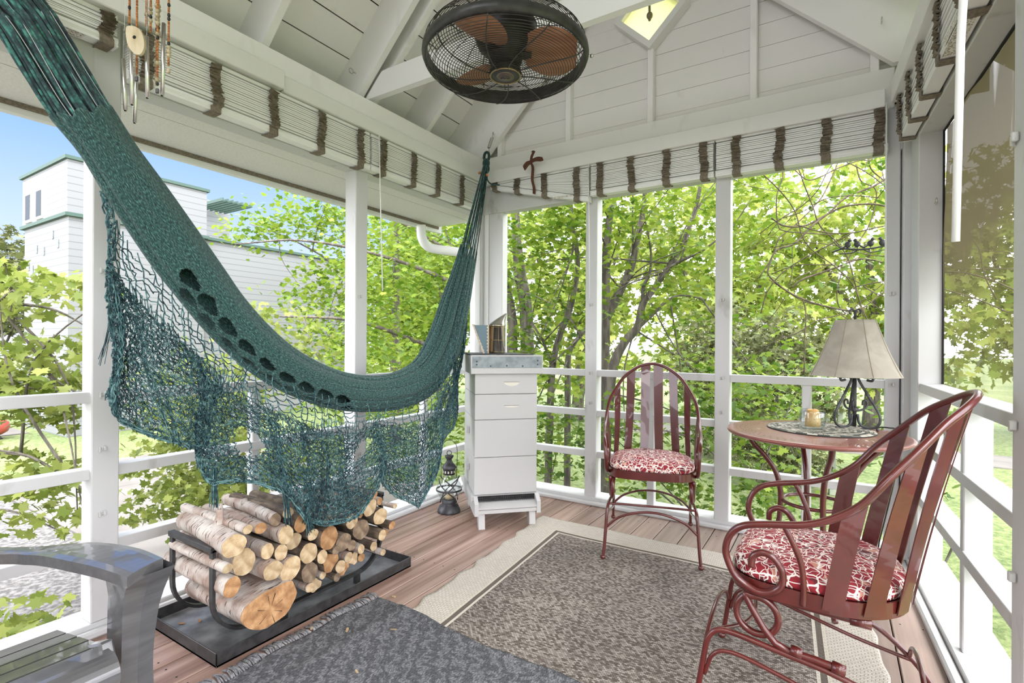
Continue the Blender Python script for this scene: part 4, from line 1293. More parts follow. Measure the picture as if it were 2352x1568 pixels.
def hoop_at(xw):     # point of the hoop's right/left upper half with given |x|, above z .66
    best = min((p for p in hoop if p.z > 0.66 and p.x*xw >= 0), key=lambda p: abs(abs(p.x)-abs(xw))+0.0)
    return best
def seat_outline(n=72, s=1.0):
    out = []
    for k in range(n):
        a = 2*math.pi*k/n
        cx, cy = math.cos(a), math.sin(a)
        ex = 2.0/(2.6 if cy > 0 else 4.2)
        x = 0.243*math.copysign(abs(cx)**ex, cx)*(1.0 if cy <= 0 else 1-0.10*cy*cy)
        y = 0.238*math.copysign(abs(cy)**ex, cy)
        out.append((x*s, y*s))
    return out
def build_chair(loc, rz, label):
    ch = empty('metal_armchair', loc, rz, label, 'chair', 'red metal spring armchairs')
    ol = seat_outline()
    b = MB(); n = len(ol)
    rows = []
    for (s, z) in ((1.0, .418), (1.0, .462), (0.975, .462), (0.975, .418)):
        rows.append([(x*s, y*s, z) for x, y in ol]+[(ol[0][0]*s, ol[0][1]*s, z)])
    rows.append(rows[0])
    b.grid(rows, smooth=False)
    b.build('seat_frame', M['red'], ch)
    b = MB(); b.add([(x*0.97, y*0.97, .452) for x, y in ol]+[(x*0.97, y*0.97, .448) for x, y in ol], [list(range(n)), list(range(n, 2*n))[::-1]])
    b.build('seat_pan', M['red'], ch)
    # cushion: a pillow with a soft edge
    b = MB(); rows = []
    o2 = seat_outline(72)
    prof = [(0.02, .520), (0.3, .521), (0.55, .519), (0.75, .514), (0.88, .506), (0.95, .496), (0.985, .484), (0.99, .474), (0.975, .464), (0.93, .457), (0.6, .4535), (0.02, .4535)]
    for s, z in prof:
        rows.append([(x*s*0.985, y*s*0.985, z+0.004*math.sin(21*x*s)*math.sin(19*y*s)*(1 if z > .50 else 0)) for x, y in o2+[o2[0]]])
    b.grid(rows)
    cu = b.build('seat_cushion', M['cushion'], ch)
    cu['label'] = 'red and white printed cushion'
    tubeobj('arm_and_back_hoop', [hoop], 0.0105, ch)
    for sx in (1, -1):
        tubeobj('arm_support', [catmull([(sx*(HS+.015), -.075, .648), (sx*(HS+.012), -.052, .60), (sx*(HS+.004), -.032, .54), (sx*HS, -.026, .47), (sx*HS, -.028, .425)], 6)], 0.0085, ch)
    # slats fanning up to the hoop
    def seat_edge(ang):
        x, y = seat_outline(720)[int(ang/360*720) % 720]
        return x, y
    tops = (0.045, 0.136, 0.216, 0.236)
    bots = (0.046, 0.148, None, None)
    fine = seat_outline(1440)
    for i in range(4):
        for sx in (1, -1):
            if bots[i] is not None: k0 = min((k for k in range(1440) if fine[k][1] > 0 and fine[k][0] > 0), key=lambda k: abs(fine[k][0]-bots[i]))
            else: k0 = min((k for k in range(1440) if fine[k][0] > 0), key=lambda k: abs(fine[k][1]-(0.135 if i == 2 else 0.042)))
            (bx_, by_), (x2, y2) = fine[k0], fine[k0-8]
            if i < 3: tp = hoop_at(tops[i])
            else: tp = min((p for p in hoop if p.x > 0 and p.z > 0.6), key=lambda p: abs(p.z-0.735))
            T = Vector((x2-bx_, y2-by_, 0)).normalized(); Nn = Vector((bx_, by_, 0)).normalized()
            P0 = Vector((bx_, by_, .428))+Nn*0.004; P1 = Vector((tp.x, tp.y, tp.z))
            W0, W1 = 0.0250, 0.0300
            cand = [p for p in hoop if p.z > 0.66 and p.x > -0.06]
            def on_hoop(q): return min(cand, key=lambda p: abs((p-q).dot(T))*3+(p-q).length)
            A0, B0 = P0-T*W0, P0+T*W0
            A1, B1 = on_hoop(P1-T*W1), on_hoop(P1+T*W1)
            rows = []
            for q in range(13):
                t = q/12; bow = Nn*(-0.007*math.sin(math.pi*t))
                a_, b_ = A0.lerp(A1, t)+bow, B0.lerp(B1, t)+bow
                rows.append([(sx*a_.x, a_.y, a_.z), (sx*b_.x, b_.y, b_.z)])
            b = MB(); b.grid(rows, smooth=False)
            sl = b.build('back_slat', M['red'], ch, recalc=False)
            md = sl.modifiers.new('s', 'SOLIDIFY'); md.thickness = 0.003; md.offset = 0
    # spring base
    for sx in (1, -1):
        X = sx*0.205
        coil = [(X, .125, .402), (X, .02, .405), (X, -.10, .410)]
        cc = [(X-sx*0.0, -.150+0.058*math.cos(a)*1.0, .352+0.058*math.sin(a)) for a in [R(90+d) for d in range(0, 405, 15)]]
        cc = [(X+sx*0.020*k/len(cc), p[1], p[2]) for k, p in enumerate(cc)]
        low = [(X+sx*.021, -.10, .288), (X+sx*.021, 0.0, .272), (X+sx*.021, .055, .266)]
        tubeobj('coil_spring', [catmull(coil+cc+low, 3)], 0.0105, ch)
        for p, q in (((X, .085, .403), (X, .135, .402)), ((X+sx*.021, -.06, .281), (X+sx*.021, -.03, .277)), ((X+sx*.021, .042, .268), (X+sx*.021, .075, .263))):
            MB().tube([p, q], 0.0155, 12).build('spring_collar', M['red'], ch)
        Y = sx*0.238
        leg = catmull([(Y+sx*.012, -.325, .018), (Y+sx*.006, -.315, .08), (Y, -.300, .18), (Y-sx*.004, -.288, .245), (Y-sx*.008, -.262, .278), (Y-sx*.010, -.215, .283), (Y-sx*.010, -.10, .268), (Y-sx*.010, .05, .246), (Y-sx*.008, .17, .205), (Y, .265, .125), (Y+sx*.004, .318, .055), (Y+sx*.006, .335, .018)], 6)
        tubeobj('leg', [leg], 0.0088, ch)
        MB().sphere((Y+sx*.013, -.330, .0145), 0.0155, 12, 8, (1, 1, .9)).build('foot', M['red'], ch)
        MB().sphere((Y+sx*.006, .340, .0145), 0.0155, 12, 8, (1, 1, .9)).build('foot', M['red'], ch)
        tubeobj('side_brace', [catmull([(Y, -.296, .135), (Y, -.270, .205), (Y-sx*.004, -.215, .225), (Y-sx*.006, -.09, .200), (Y-sx*.004, .10, .150), (Y, .268, .118)], 6)], 0.0065, ch)
    arch = lambda y, z0, z1, r_=0.0068: catmull([(-0.238, y, z0), (-0.17, y, z0+(z1-z0)*0.62), (-0.06, y, z1), (0.06, y, z1), (0.17, y, z0+(z1-z0)*0.62), (0.238, y, z0)], 6)
    tubeobj('stretcher', [arch(-.302, .165, .262)], 0.0068, ch)
    tubeobj('stretcher', [arch(.262, .13, .225)], 0.0068, ch)
    tubeobj('stretcher', [catmull([(-0.226, -.255, .283), (-.12, -.20, .268), (0, -.18, .262), (.12, -.20, .268), (.226, -.255, .283)], 6)], 0.0062, ch)
    return ch
build_chair((-0.913, 3.005, 0.0105), R(16.9), 'far red metal armchair facing the room in front of the back rail')
c2 = build_chair((-0.045, 1.925, 0.0105), R(-90), 'near red metal armchair turned sideways, in front of the round table')

# ============================================================ ROUND TABLE
tb_ = empty('bistro_table', (-0.079, 2.853, 0.0095), 0, 'round red metal table in the far right corner', 'table')
TZ = 0.754; TR = 0.385
b = MB(); b.lathe([(0.0, TZ-.006), (TR-.02, TZ-.006), (TR-.008, TZ-.020), (TR, TZ-.014), (TR+.003, TZ-.006), (TR-.002, TZ-.001), (TR-.012, TZ), (0.0, TZ)], 72)
b.cur = 1
for ring, (r0, n_, ln) in enumerate(((0.285, 44, .010), (0.305, 60, .008), (0.325, 60, .012), (0.345, 72, .008))):
    for k in range(n_):
        a = 2*math.pi*(k+0.5*(ring % 2))/n_
        if (k % 6) in (4, 5) and ring in (0, 3): continue
        vs = []
        for q in range(6):
            w_ = 2*math.pi*q/6
            dr, dt = 0.0024*math.cos(w_), ln/2*math.sin(w_)
            if k % 3 == 0: dr, dt = dt*0.8, dr
            vs.append(((r0+dr)*math.cos(a)-dt*math.sin(a), (r0+dr)*math.sin(a)+dt*math.cos(a), TZ+0.0004))
        b.add(vs, [list(range(6))])
b.build('tabletop', [M['tabletop'], M['gap']], tb_)
for ang in (-165, -75, 15, 105):
    ca, sa = math.cos(R(ang)), math.sin(R(ang))
    prof = [(.285, .742), (.283, .715), (.262, .675), (.212, .620), (.168, .55), (.148, .47), (.146, .40), (.155, .30), (.188, .20), (.245, .105), (.300, .045), (.325, .020), (.335, .012)]
    tubeobj('leg', [catmull([(r*ca, r*sa, z) for r, z in prof], 5)], 0.0125, tb_)
tubeobj('ring', [[(0.135*math.cos(a), 0.135*math.sin(a), .415) for a in [2*math.pi*q/40 for q in range(41)]]], 0.009, tb_)
b = MB(); b.tube([(0.285*math.cos(a), 0.285*math.sin(a), .742) for a in [2*math.pi*q/48 for q in range(48)]], 0.006, 8, closed=True)
b.build('apron_ring', M['red'], tb_)
# oval braided mat
def mat_mat():
    m, nt, bs = newmat('braided_mat')
    t = N_(nt, 'ShaderNodeTexCoord'); gr = N_(nt, 'ShaderNodeSeparateXYZ'); nt.links.new(t.outputs['UV'], gr.inputs[0])
    bk = N_(nt, 'ShaderNodeTexBrick', Scale=1.0); bk.offset = 0.5
    bk.inputs['Brick Width'].default_value = 0.030; bk.inputs['Row Height'].default_value = 0.0150; bk.inputs['Mortar Size'].default_value = 0.0012; bk.inputs['Bias'].default_value = 0.0
    bk.inputs['Color1'].default_value = (0.035, 0.045, 0.038, 1); bk.inputs['Color2'].default_value = (0.66, 0.62, 0.50, 1); bk.inputs['Mortar'].default_value = (0.03, 0.035, 0.03, 1)
    mp = N_(nt, 'ShaderNodeMapping'); mp.inputs['Rotation'].default_value = (0, 0, R(0)); nt.links.new(t.outputs['UV'], mp.inputs['Vector']); nt.links.new(mp.outputs[0], bk.inputs['Vector'])
    nt.links.new(bk.outputs['Color'], bs.inputs['Base Color']); bs.inputs['Roughness'].default_value = 0.95
    bumpn(nt, bs, bk.outputs['Fac'], -0.8, 0.004)
    return m
vs = []; uv = []; fs = []; NR, NA = 18, 96
for j in range(NR+1):
    for k in range(NA+1):
        a = 2*math.pi*k/NA; r = j/NR
        vs.append((0.232*r*math.cos(a), 0.225*r*math.sin(a), 0.0065+0.0015*abs(math.sin(j*math.pi))-(0.003 if j == NR else 0)))
        uv.append((a*0.150, r*0.225))
for j in range(NR):
    for k in range(NA):
        q = j*(NA+1)+k; fs.append((q, q+NA+1, q+NA+2, q+1))
pm = uvmesh('placemat', vs, fs, uv, mat_mat(), None)
TZ += 0.0095
pm.location = (-0.060, 2.935, TZ+0.001)
md = pm.modifiers.new('s', 'SOLIDIFY'); md.thickness = 0.006; md.offset = -1
tag(pm, 'black and cream braided round mat on the red table', 'placemat')
PZ = TZ+0.0085
cd = empty('candle_holder', (-0.090, 2.895, PZ), 0, 'clear glass candle cup on the braided mat', 'candle holder')
b = MB(); b.lathe([(0.0, .001), (.042, .001), (.050, .008), (.0575, .030), (.0585, .055), (.055, .080), (.0525, .092), (.0515, .092)], 40)
b.build('glass_cup', glass_mat('cup_glass', (0.78, 0.82, 0.81)), cd)
b = MB(); random.seed(3)
for k in range(22):
    a = 2*math.pi*k/22; z = 0.028+0.03*((k*7) % 5)/5
    b.sphere((.0575*math.cos(a), .0575*math.sin(a), z), 0.0028, 6, 5)
b.build('embossed_dots', M['glass'], cd)
pc = empty('pillar_candle', (-0.088, 2.893, PZ+0.0105), 0, 'tan pillar candle inside the glass cup', 'candle')
b = MB(); b.lathe([(0.0, 0.0), (.034, 0.0), (.0335, .03), (.029, .06), (.0255, .078), (.020, .084), (.010, .080), (0.0, .079)], 28); b.build('wax', M['candle'], pc)
MB().tube([(0, 0, .079), (.001, 0, .092)], 0.0012, 6).build('wick', M['black'], pc)
# ---- table lamp
lp = empty('table_lamp', (0.085, 3.065, TZ), R(20), 'wrought iron table lamp with a pale bell shade on the red table', 'lamp')
LR = 0.0062
b = MB(); b.tube([(0, 0, .012), (0, 0, .30)], 0.0085, 12); b.lathe([(.012, .085), (.017, .09), (.017, .104), (.012, .108)], 14); b.lathe([(.012, .262), (.026, .266), (.026, .276), (.012, .28)], 14)
b.build('stem', M['iron'], lp)
for ang in (200, 320, 80):
    ca, sa = math.cos(R(ang)), math.sin(R(ang))
    outer = [(.052, .240), (.075, .238), (.078, .262), (.060, .278), (.030, .276), (.014, .262), (.020, .235), (.055, .170), (.092, .105), (.108, .066), (.106, .034), (.088, .014), (.062, .006), (.034, .012), (.018, .034), (.014, .070)]
    inner = [(.012, .090), (.030, .094), (.048, .104), (.056, .124), (.050, .140), (.038, .138), (.036, .118)]
    b = MB()
    b.tube(catmull([(r*ca, r*sa, z+.004) for r, z in outer], 5), LR, 8)
    b.tube(catmull([(r*math.cos(R(ang+40)), r*math.sin(R(ang+40)), z) for r, z in inner], 5), LR*0.85, 8)
    b.sphere((0.098*ca, 0.098*sa, .0075), .0078, 8, 6)
    b.build('scroll_leg', M['iron'], lp)
sm = MB(); rows = []
prof = [(.200, .262), (.197, .266), (.172, .318), (.148, .372), (.126, .430), (.108, .482), (.094, .522), (.0875, .540), (.0862, .540), (.0927, .521), (.1066, .4815), (.1246, .4295), (.1466, .3715), (.1705, .3175), (.1955, .266), (.200, .262)]
for r, z in prof:
    row = []
    for k in range(65):
        a = 2*math.pi*k/64; f = (k % 8)/8.0
        rr = r*(math.cos(math.pi/8)/math.cos((f-0.5)*math.pi/4))*0.30+r*0.70
        row.append((rr*math.cos(a), rr*math.sin(a), z-(0.010*math.sin(math.pi*f) if z < .275 else 0)*-1*0))
    rows.append(row)
sm.grid(rows)
def shade_mat():
    m, nt, bs = newmat('parchment_shade')
    mp = mapping(nt, (10, 10, 10)); nz = N_(nt, 'ShaderNodeTexNoise', Scale=1.0, Detail=6.0, Distortion=1.0); nt.links.new(mp.outputs[0], nz.inputs['Vector'])
    r_ = rampn(nt, [(0.30, (0.46, 0.415, 0.34)), (0.70, (0.62, 0.58, 0.49))]); nt.links.new(nz.outputs['Fac'], r_.inputs[0])
    nt.links.new(r_.outputs[0], bs.inputs['Base Color']); bs.inputs['Roughness'].default_value = 0.7
    tl = N_(nt, 'ShaderNodeBsdfTranslucent'); nt.links.new(r_.outputs[0], tl.inputs[0])
    mx = N_(nt, 'ShaderNodeMixShader'); mx.inputs[0].default_value = 0.35
    nt.links.new(bs.outputs[0], mx.inputs[1]); nt.links.new(tl.outputs[0], mx.inputs[2]); nt.links.new(mx.outputs[0], nt.nodes['Material Output'].inputs[0])
    return m
shd = sm.build('lamp_shade', shade_mat(), lp)
rb = MB()
for k in range(8):
    a = 2*math.pi*k/8
    rb.tube([(r*1.004*math.cos(a), r*1.004*math.sin(a), z) for r, z in prof[1:8]], 0.0016, 5)
rb.build('seam', mat('shade_seam', (0.32, 0.27, 0.20), 0.8), shd)
b = MB(); b.tube([(0, 0, .30), (0, 0, .585)], 0.004, 8); b.tube([(-.0865, 0, .532), (.0865, 0, .532)], 0.002, 6); b.build('harp', M['iron'], lp)
b = MB(); b.tube([(0, 0, .545), (0, 0, .59)], .0065, 8)
for sg_ in (1, -1): b.tube(catmull([(0, 0, .575), (sg_*.010, 0, .592), (sg_*.022, 0, .590), (sg_*.024, 0, .576), (sg_*.018, 0, .570)], 5), .0045, 8)
b.build('finial', M['iron'], lp)
b = MB(); b.tube(catmull([(0.10, 3.13, TZ+.006), (0.16, 3.13, TZ+.006), (0.225, 3.12, TZ+.010), (0.262, 3.12, TZ-.01), (0.262, 3.125, .60), (0.235, 3.14, .42), (0.20, 3.20, .20), (0.17, 3.26, .03), (0.05, 3.24, .008), (-0.15, 3.30, .007)], 8), .0035, 6)
tag(b.build('power_cord', M['rubber']), 'black power cord running from the lamp down to the floor', 'cord')
# ============================================================ BEEHIVE in the corner
hv = empty('beehive', (-1.802, 2.797, 0), R(44.7), 'tall white wooden beehive of stacked boxes in the far left corner', 'beehive')
BW, BD = 0.2065, 0.508
def hbox(name, z0, z1, ex=0.0, mt='hive'):
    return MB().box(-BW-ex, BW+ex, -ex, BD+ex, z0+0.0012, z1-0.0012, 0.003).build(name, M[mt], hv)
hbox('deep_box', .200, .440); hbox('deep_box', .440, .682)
h1 = hbox('medium_box', .682, .847); h2 = hbox('shallow_box', .847, .990)
for par, z, ln in ((h1, .772, .050), (h2, .925, .052)):
    b = MB(); pts = []
    for k in range(13):
        a = math.pi*k/12; pts.append((0.035+ln*math.cos(a), z-0.026*math.sin(a)*(1 if par is h2 else 0.45)))
    b.prism(pts, -0.0008, 0.004, 'y'); b.build('hand_hold', M['hivecut'] if 'hivecut' in M else M.setdefault('hivecut', mat('hand_hold_paint', (0.70, 0.66, 0.58), 0.6)), par)
    MB().box(0.035-ln, 0.035+ln, -0.0016, 0.003, z-0.001, z+0.0018).build('hold_shade_line', M['strap'], par)  # dark line painted in as the shade under the recess's top edge
b = MB()
for (x0, x1, y0, y1) in ((-BW-.030, BW+.030, -.030, .0), (-BW-.030, BW+.030, BD, BD+.03), (-BW-.030, -BW-.002, 0, BD), (BW+.002, BW+.030, 0, BD)):
    b.box(x0, x1, y0, y1, .980, 1.100, .002)
b.box(-BW-.028, BW+.028, -.028, BD+.028, 1.086, 1.098)
cov = b.build('outer_cover', M['hive'], hv)
b = MB(); b.box(-BW-.0225, BW+.0225, -.0322, -.0295, 1.018, 1.092, .001)
for xx, zz in ((-.20, 1.06), (-.20, 1.04), (.20, 1.065), (.20, 1.04), (-.11, 1.03), (-.005, 1.032), (.10, 1.03)):
    b.cur = 1; b.sphere((xx, -.0325, zz), .0052, 8, 6, (1, .5, 1)); b.cur = 0
b.build('metal_band', [M['galv'], M['iron']], cov)
b = MB(); b.box(-BW-.032, BW-.03, -.02, BD+.032, 1.1005, 1.1065, .001); b.build('lid_sheet', M['iron'], cov)
b = MB(); b.box(-BW-.02, BW+.02, -.015, BD+.02, .165, .199, .003); b.build('bottom_board', M['hive'], hv)
b = MB()
for k in range(30): b.box(-.185+k*.0127, -.1835+k*.0127, -.0225, -.0215, .160, .200)
for k in range(4): b.box(-.187, .187, -.0228, -.0215, .1625+k*.0115, .164+k*.0115)
b.build('entrance_mesh', M['iron'], hv)
MB().box(-.187, .187, -.0172, -.0153, .166, .1985).build('entrance_slot', M['gap'], hv)
b = MB(); b.prism([(-.075, .128), (-.075, .140), (.0, .166), (.0, .150)], -.190, .190, 'x'); b.prism([(-.07, .100), (-.07, .122), (.0, .148), (.0, .124)], -.190, .190, 'x')
b.build('landing_board', M['hive'], hv)
for sx in (-1, 1):
    b = MB(); b.prism([(-.078, .090), (-.078, .165), (-.018, .199), (BD+.01, .165), (BD+.01, .10), (-.03, .085)], sx*.2015-.0125, sx*.2015+.0125, 'x')
    b.build('side_rail', M['hive'], hv)
    b = MB(); b.prism([(-.060, .0), (-.018, .0), (.045, .105), (-.045, .105)], sx*.165-.020, sx*.165+.020, 'x'); b.build('leg', M['hive'], hv)
    b = MB(); b.prism([(BD-.10, .0), (BD-.04, .0), (BD-.02, .165), (BD-.12, .165)], sx*.165-.020, sx*.165+.020, 'x'); b.build('leg', M['hive'], hv)
for zz in (.335, .585):
    MB().box(-BW-.025, -BW, .215, .262, zz-.022, zz+.022, .003).build('cleat', M['hive'], hv)

# bee smoker on the hive lid
sx0, sy0 = -1.975, 2.945
sk = empty('bee_smoker', (sx0, sy0, 1.107), R(32.2), 'bee smoker with a shiny can and blue grey bellows on the beehive lid', 'bee smoker')
b = MB(); b.lathe([(0, .001), (.052, .001), (.054, .006), (.054, .186), (.057, .188), (.057, .196), (.050, .198), (0, .198)], 36); b.build('can', mat('polished_can', (0.66, 0.60, 0.50), 0.10, 1.0), sk)
b = MB()
vsr = []
for i in range(9):
    t = i/8; vsr.append([(0.052*(1-t)**1.0*math.cos(a)+.006*math.cos(a)+0.062*t**1.3, 0.052*(1-t)*math.sin(a)+.006*math.sin(a), .198+.078*t) for a in [2*math.pi*q/24 for q in range(25)]])
b.grid(vsr); b.build('spout', mat('dull_spout', (0.52, 0.50, 0.44), 0.35, 0.9), sk)
b = MB()
for k in range(9):
    a = 2*math.pi*k/9
    b.tube([(.0575*math.cos(a), .0575*math.sin(a), .005), (.0575*math.cos(a), .0575*math.sin(a), .18)], .0012, 5)
for z in (.01, .09, .18): b.tube([(.0575*math.cos(a), .0575*math.sin(a), z) for a in [2*math.pi*q/32 for q in range(32)]], .0012, 5, closed=True)
b.build('guard_wire', mat('brass_wire', (0.45, 0.36, 0.20), 0.3, 1.0), sk)
b = MB(); b.prism([(-.085, .0), (-.066, .0), (-.064, .192), (-.160, .192)], -.056, .056, 'y'); bl = b.build('bellows', mat('bellows_vinyl', (0.16, 0.24, 0.28), 0.55), sk)
b = MB(); b.beam((-.088, 0, .0), (-.166, 0, .198), .118, .011, up=(1, 0, 0.3)); b.build('board', mat('pale_board', (0.66, 0.50, 0.34), 0.6, col2=(0.74, 0.60, 0.44), scale=(40, 40, 6)), bl)
b = MB(); b.box(-.0655, -.055, -.058, .058, .0, .196, .002); b.build('board', mat('pale_board_b', (0.60, 0.46, 0.32), 0.6), bl)
b = MB()
for k in range(8):
    t = (k+.5)/8
    b.sphere((-.087-.076*t, -.0572, .010+.178*t), .0045, 6, 5); b.sphere((-.0665, -.0572, .010+.178*t), .0045, 6, 5)
b.build('tacks', M['vinyl'], bl)

# ============================================================ LANTERN
ln = empty('lantern', (-2.272, 2.795, 0), R(32.2), 'dark metal hurricane lantern on the deck beside the beehive', 'lantern')
b = MB(); b.lathe([(0, 0), (.078, .0), (.080, .006), (.076, .022), (.070, .030), (.066, .046), (.050, .054), (.047, .058), (.049, .064), (.049, .088), (.044, .092), (0, .092)], 40); b.build('base', M['iron'], ln)
b = MB(); b.lathe([(.043, .092), (.066, .108), (.084, .140), (.088, .165), (.080, .195), (.058, .225), (.042, .250), (.038, .272)], 40)
b.build('glass_globe', M['glass'], ln)
b = MB(); b.lathe([(.036, .262), (.043, .262), (.043, .298), (.050, .304), (.051, .312), (.040, .328), (.026, .342), (.020, .356), (.018, .366), (.024, .372), (.032, .388), (.030, .392), (0, .392)], 32)
for k in range(12):
    a = 2*math.pi*k/12; b.cur = 1
    c, s = math.cos(a), math.sin(a)
    b.add([(.0434*c-.005*-s*q, .0434*s-.005*c*q, z) for q, z in ((-1, .274), (1, .274), (1, .290), (-1, .290))], [(0, 1, 2, 3)]); b.cur = 0
b.build('chimney_cap', [M['iron'], M['paper']], ln)
b = MB(); b.tube([(.016*math.cos(a), 0, .409+.016*math.sin(a)) for a in [2*math.pi*q/24 for q in range(24)]], .0026, 6, closed=True); b.build('top_ring', M['iron'], ln)
b = MB(); b.lathe([(.0875, .152), (.0905, .152), (.0905, .164), (.0875, .164), (.0875, .152)], 44)
for a0, a1 in ((-150, -30), (-30, -150), (30, 150), (150, 30)):
    pts = []
    for q in range(13):
        t = q/12; a = R(a0+(a1-a0)*t); r = .050+.041*math.sin(math.pi*(0.12+0.66*t)); pts.append((r*math.cos(a), r*math.sin(a), .075+.165*t))
    b.tube(pts, .0042, 6)
b.build('guard', M['iron'], ln)
b = MB(); b.tube(catmull([(-.052, 0, .235), (-.056, 0, .30), (-.056, 0, .40), (-.050, 0, .46), (-.02, 0, .495), (.02, 0, .495), (.050, 0, .46), (.056, 0, .40), (.054, 0, .30), (.052, 0, .235)], 6), .0022, 6); b.build('bail_handle', M['iron'], ln)
tcn = empty('tealight_candle', (-2.272, 2.795, .0925)); tag(tcn, 'small tea candle inside the dark lantern', 'candle')
b = MB(); b.lathe([(0, 0), (.028, 0), (.028, .024), (.020, .026), (0, .025)], 20); b.build('wax', mat('cream_wax', (0.72, 0.55, 0.32), 0.5), tcn)
MB().tube([(0, 0, .025), (0, .001, .035)], .001, 5).build('wick', M['black'], tcn)

# ============================================================ LOG RACK
tr = empty('log_tray', (-2.142, 1.50, 0), 0, 'low black metal tray on the deck under the log rack', 'tray')
b = MB(); X0, X1, Y0, Y1 = -.264, .262, -.502, .502
b.box(X0, X1, Y0, Y1, .002, .008)
b.build('tray_floor', mat('dusty_tray', (0.085, 0.087, 0.092), 0.5, col2=(0.27, 0.275, 0.28), scale=(9, 9, 9), lo=0.36, hi=0.70), tr)
b = MB()
for a in ((X0, X0+.005, Y0, Y1), (X1-.005, X1, Y0, Y1), (X0, X1, Y0, Y0+.005), (X0, X1, Y1-.005, Y1)): b.box(a[0], a[1], a[2], a[3], .0, .052, .0015)
b.build('rim', M['black'], tr)
rk = empty('log_rack', (-2.142, 1.46, 0), 0, 'black steel cradle full of logs, standing in the tray', 'log rack')
def sweep_u(pts, x, wd=.024):
    b = MB(); P_ = [Vector((0, p[0], p[1])) for p in pts]; rows = []
    for i, p in enumerate(P_):
        t = (P_[min(i+1, len(P_)-1)]-P_[max(i-1, 0)]).normalized(); n = Vector((0, -t.z, t.y))
        h = wd/2*0.5
        rows.append([p+n*h+Vector((x-wd/2, 0, 0)), p+n*h+Vector((x+wd/2, 0, 0)), p-n*h+Vector((x+wd/2, 0, 0)), p-n*h+Vector((x-wd/2, 0, 0)), p+n*h+Vector((x-wd/2, 0, 0))])
    b.grid(rows, smooth=False)
    return b
def upath():
    p = [(-.435, .400)]
    for k in range(11):
        a = R(180+9*k); p.append((-.285+.150*math.cos(a), .208+.150*math.sin(a)))
    for k in range(11):
        a = R(270+9*k); p.append((.252+.150*math.cos(a), .208+.150*math.sin(a)))
    p.append((.402, .400)); return p
for xx in (.182, -.120):
    sweep_u(upath(), xx).build('hoop', M['black'], rk)
    for yy in (-.14, .25):
        MB().box(xx-.012, xx+.012, yy-.012, yy+.012, .009, .056, .001).build('leg', M['black'], rk)
for yy in (-.435, .402):
    MB().box(-.132, .194, yy-.012, yy+.012, .392, .412, .001).build('end_bar', M['black'], rk)

def bark_mat(name, c1, c2, dash, birch=True):
    m, nt, bs = newmat(name)
    oi = N_(nt, 'ShaderNodeObjectInfo')
    t = N_(nt, 'ShaderNodeTexCoord'); ad = N_(nt, 'ShaderNodeVectorMath', operation='MULTIPLY_ADD'); 
    cb = N_(nt, 'ShaderNodeCombineXYZ')
    for i in range(3): nt.links.new(oi.outputs['Random'], cb.inputs[i])
    ad.inputs[1].default_value = (13, 17, 19)
    nt.links.new(cb.outputs[0], ad.inputs[0]); nt.links.new(t.outputs['Object'], ad.inputs[2])
    mp = N_(nt, 'ShaderNodeMapping'); mp.inputs['Scale'].default_value = (130, 22, 22) if birch else (14, 60, 60)
    nt.links.new(ad.outputs[0], mp.inputs['Vector'])
    nz = N_(nt, 'ShaderNodeTexNoise', Scale=1.0, Detail=3.0); nt.links.new(mp.outputs[0], nz.inputs['Vector'])
    m2 = N_(nt, 'ShaderNodeMapping'); m2.inputs['Scale'].default_value = (12, 12, 12); nt.links.new(ad.outputs[0], m2.inputs['Vector'])
    n2 = N_(nt, 'ShaderNodeTexNoise', Scale=1.0, Detail=5.0); nt.links.new(m2.outputs[0], n2.inputs['Vector'])
    r1 = rampn(nt, [(0.38, c1), (0.62, c2)]); nt.links.new(n2.outputs['Fac'], r1.inputs[0])
    r2 = rampn(nt, [(0.60, (0, 0, 0)), (0.66, (1, 1, 1))]) if birch else rampn(nt, [(0.45, (0, 0, 0)), (0.6, (0.8, 0.8, 0.8))]); nt.links.new(nz.outputs['Fac'], r2.inputs[0])
    mx = N_(nt, 'ShaderNodeMixRGB'); mx.inputs[2].default_value = (*dash, 1)
    nt.links.new(r2.outputs[0], mx.inputs[0]); nt.links.new(r1.outputs[0], mx.inputs[1]); nt.links.new(mx.outputs[0], bs.inputs['Base Color'])
    bs.inputs['Roughness'].default_value = 0.8
    bumpn(nt, bs, nz.outputs['Fac'], 0.6, 0.006)
    return m
M['birch'] = bark_mat('birch_bark', (0.36, 0.26, 0.21), (0.62, 0.565, 0.51), (0.06, 0.036, 0.028))
M['bark'] = bark_mat('brown_bark', (0.10, 0.070, 0.048), (0.22, 0.165, 0.115), (0.05, 0.035, 0.025), False)
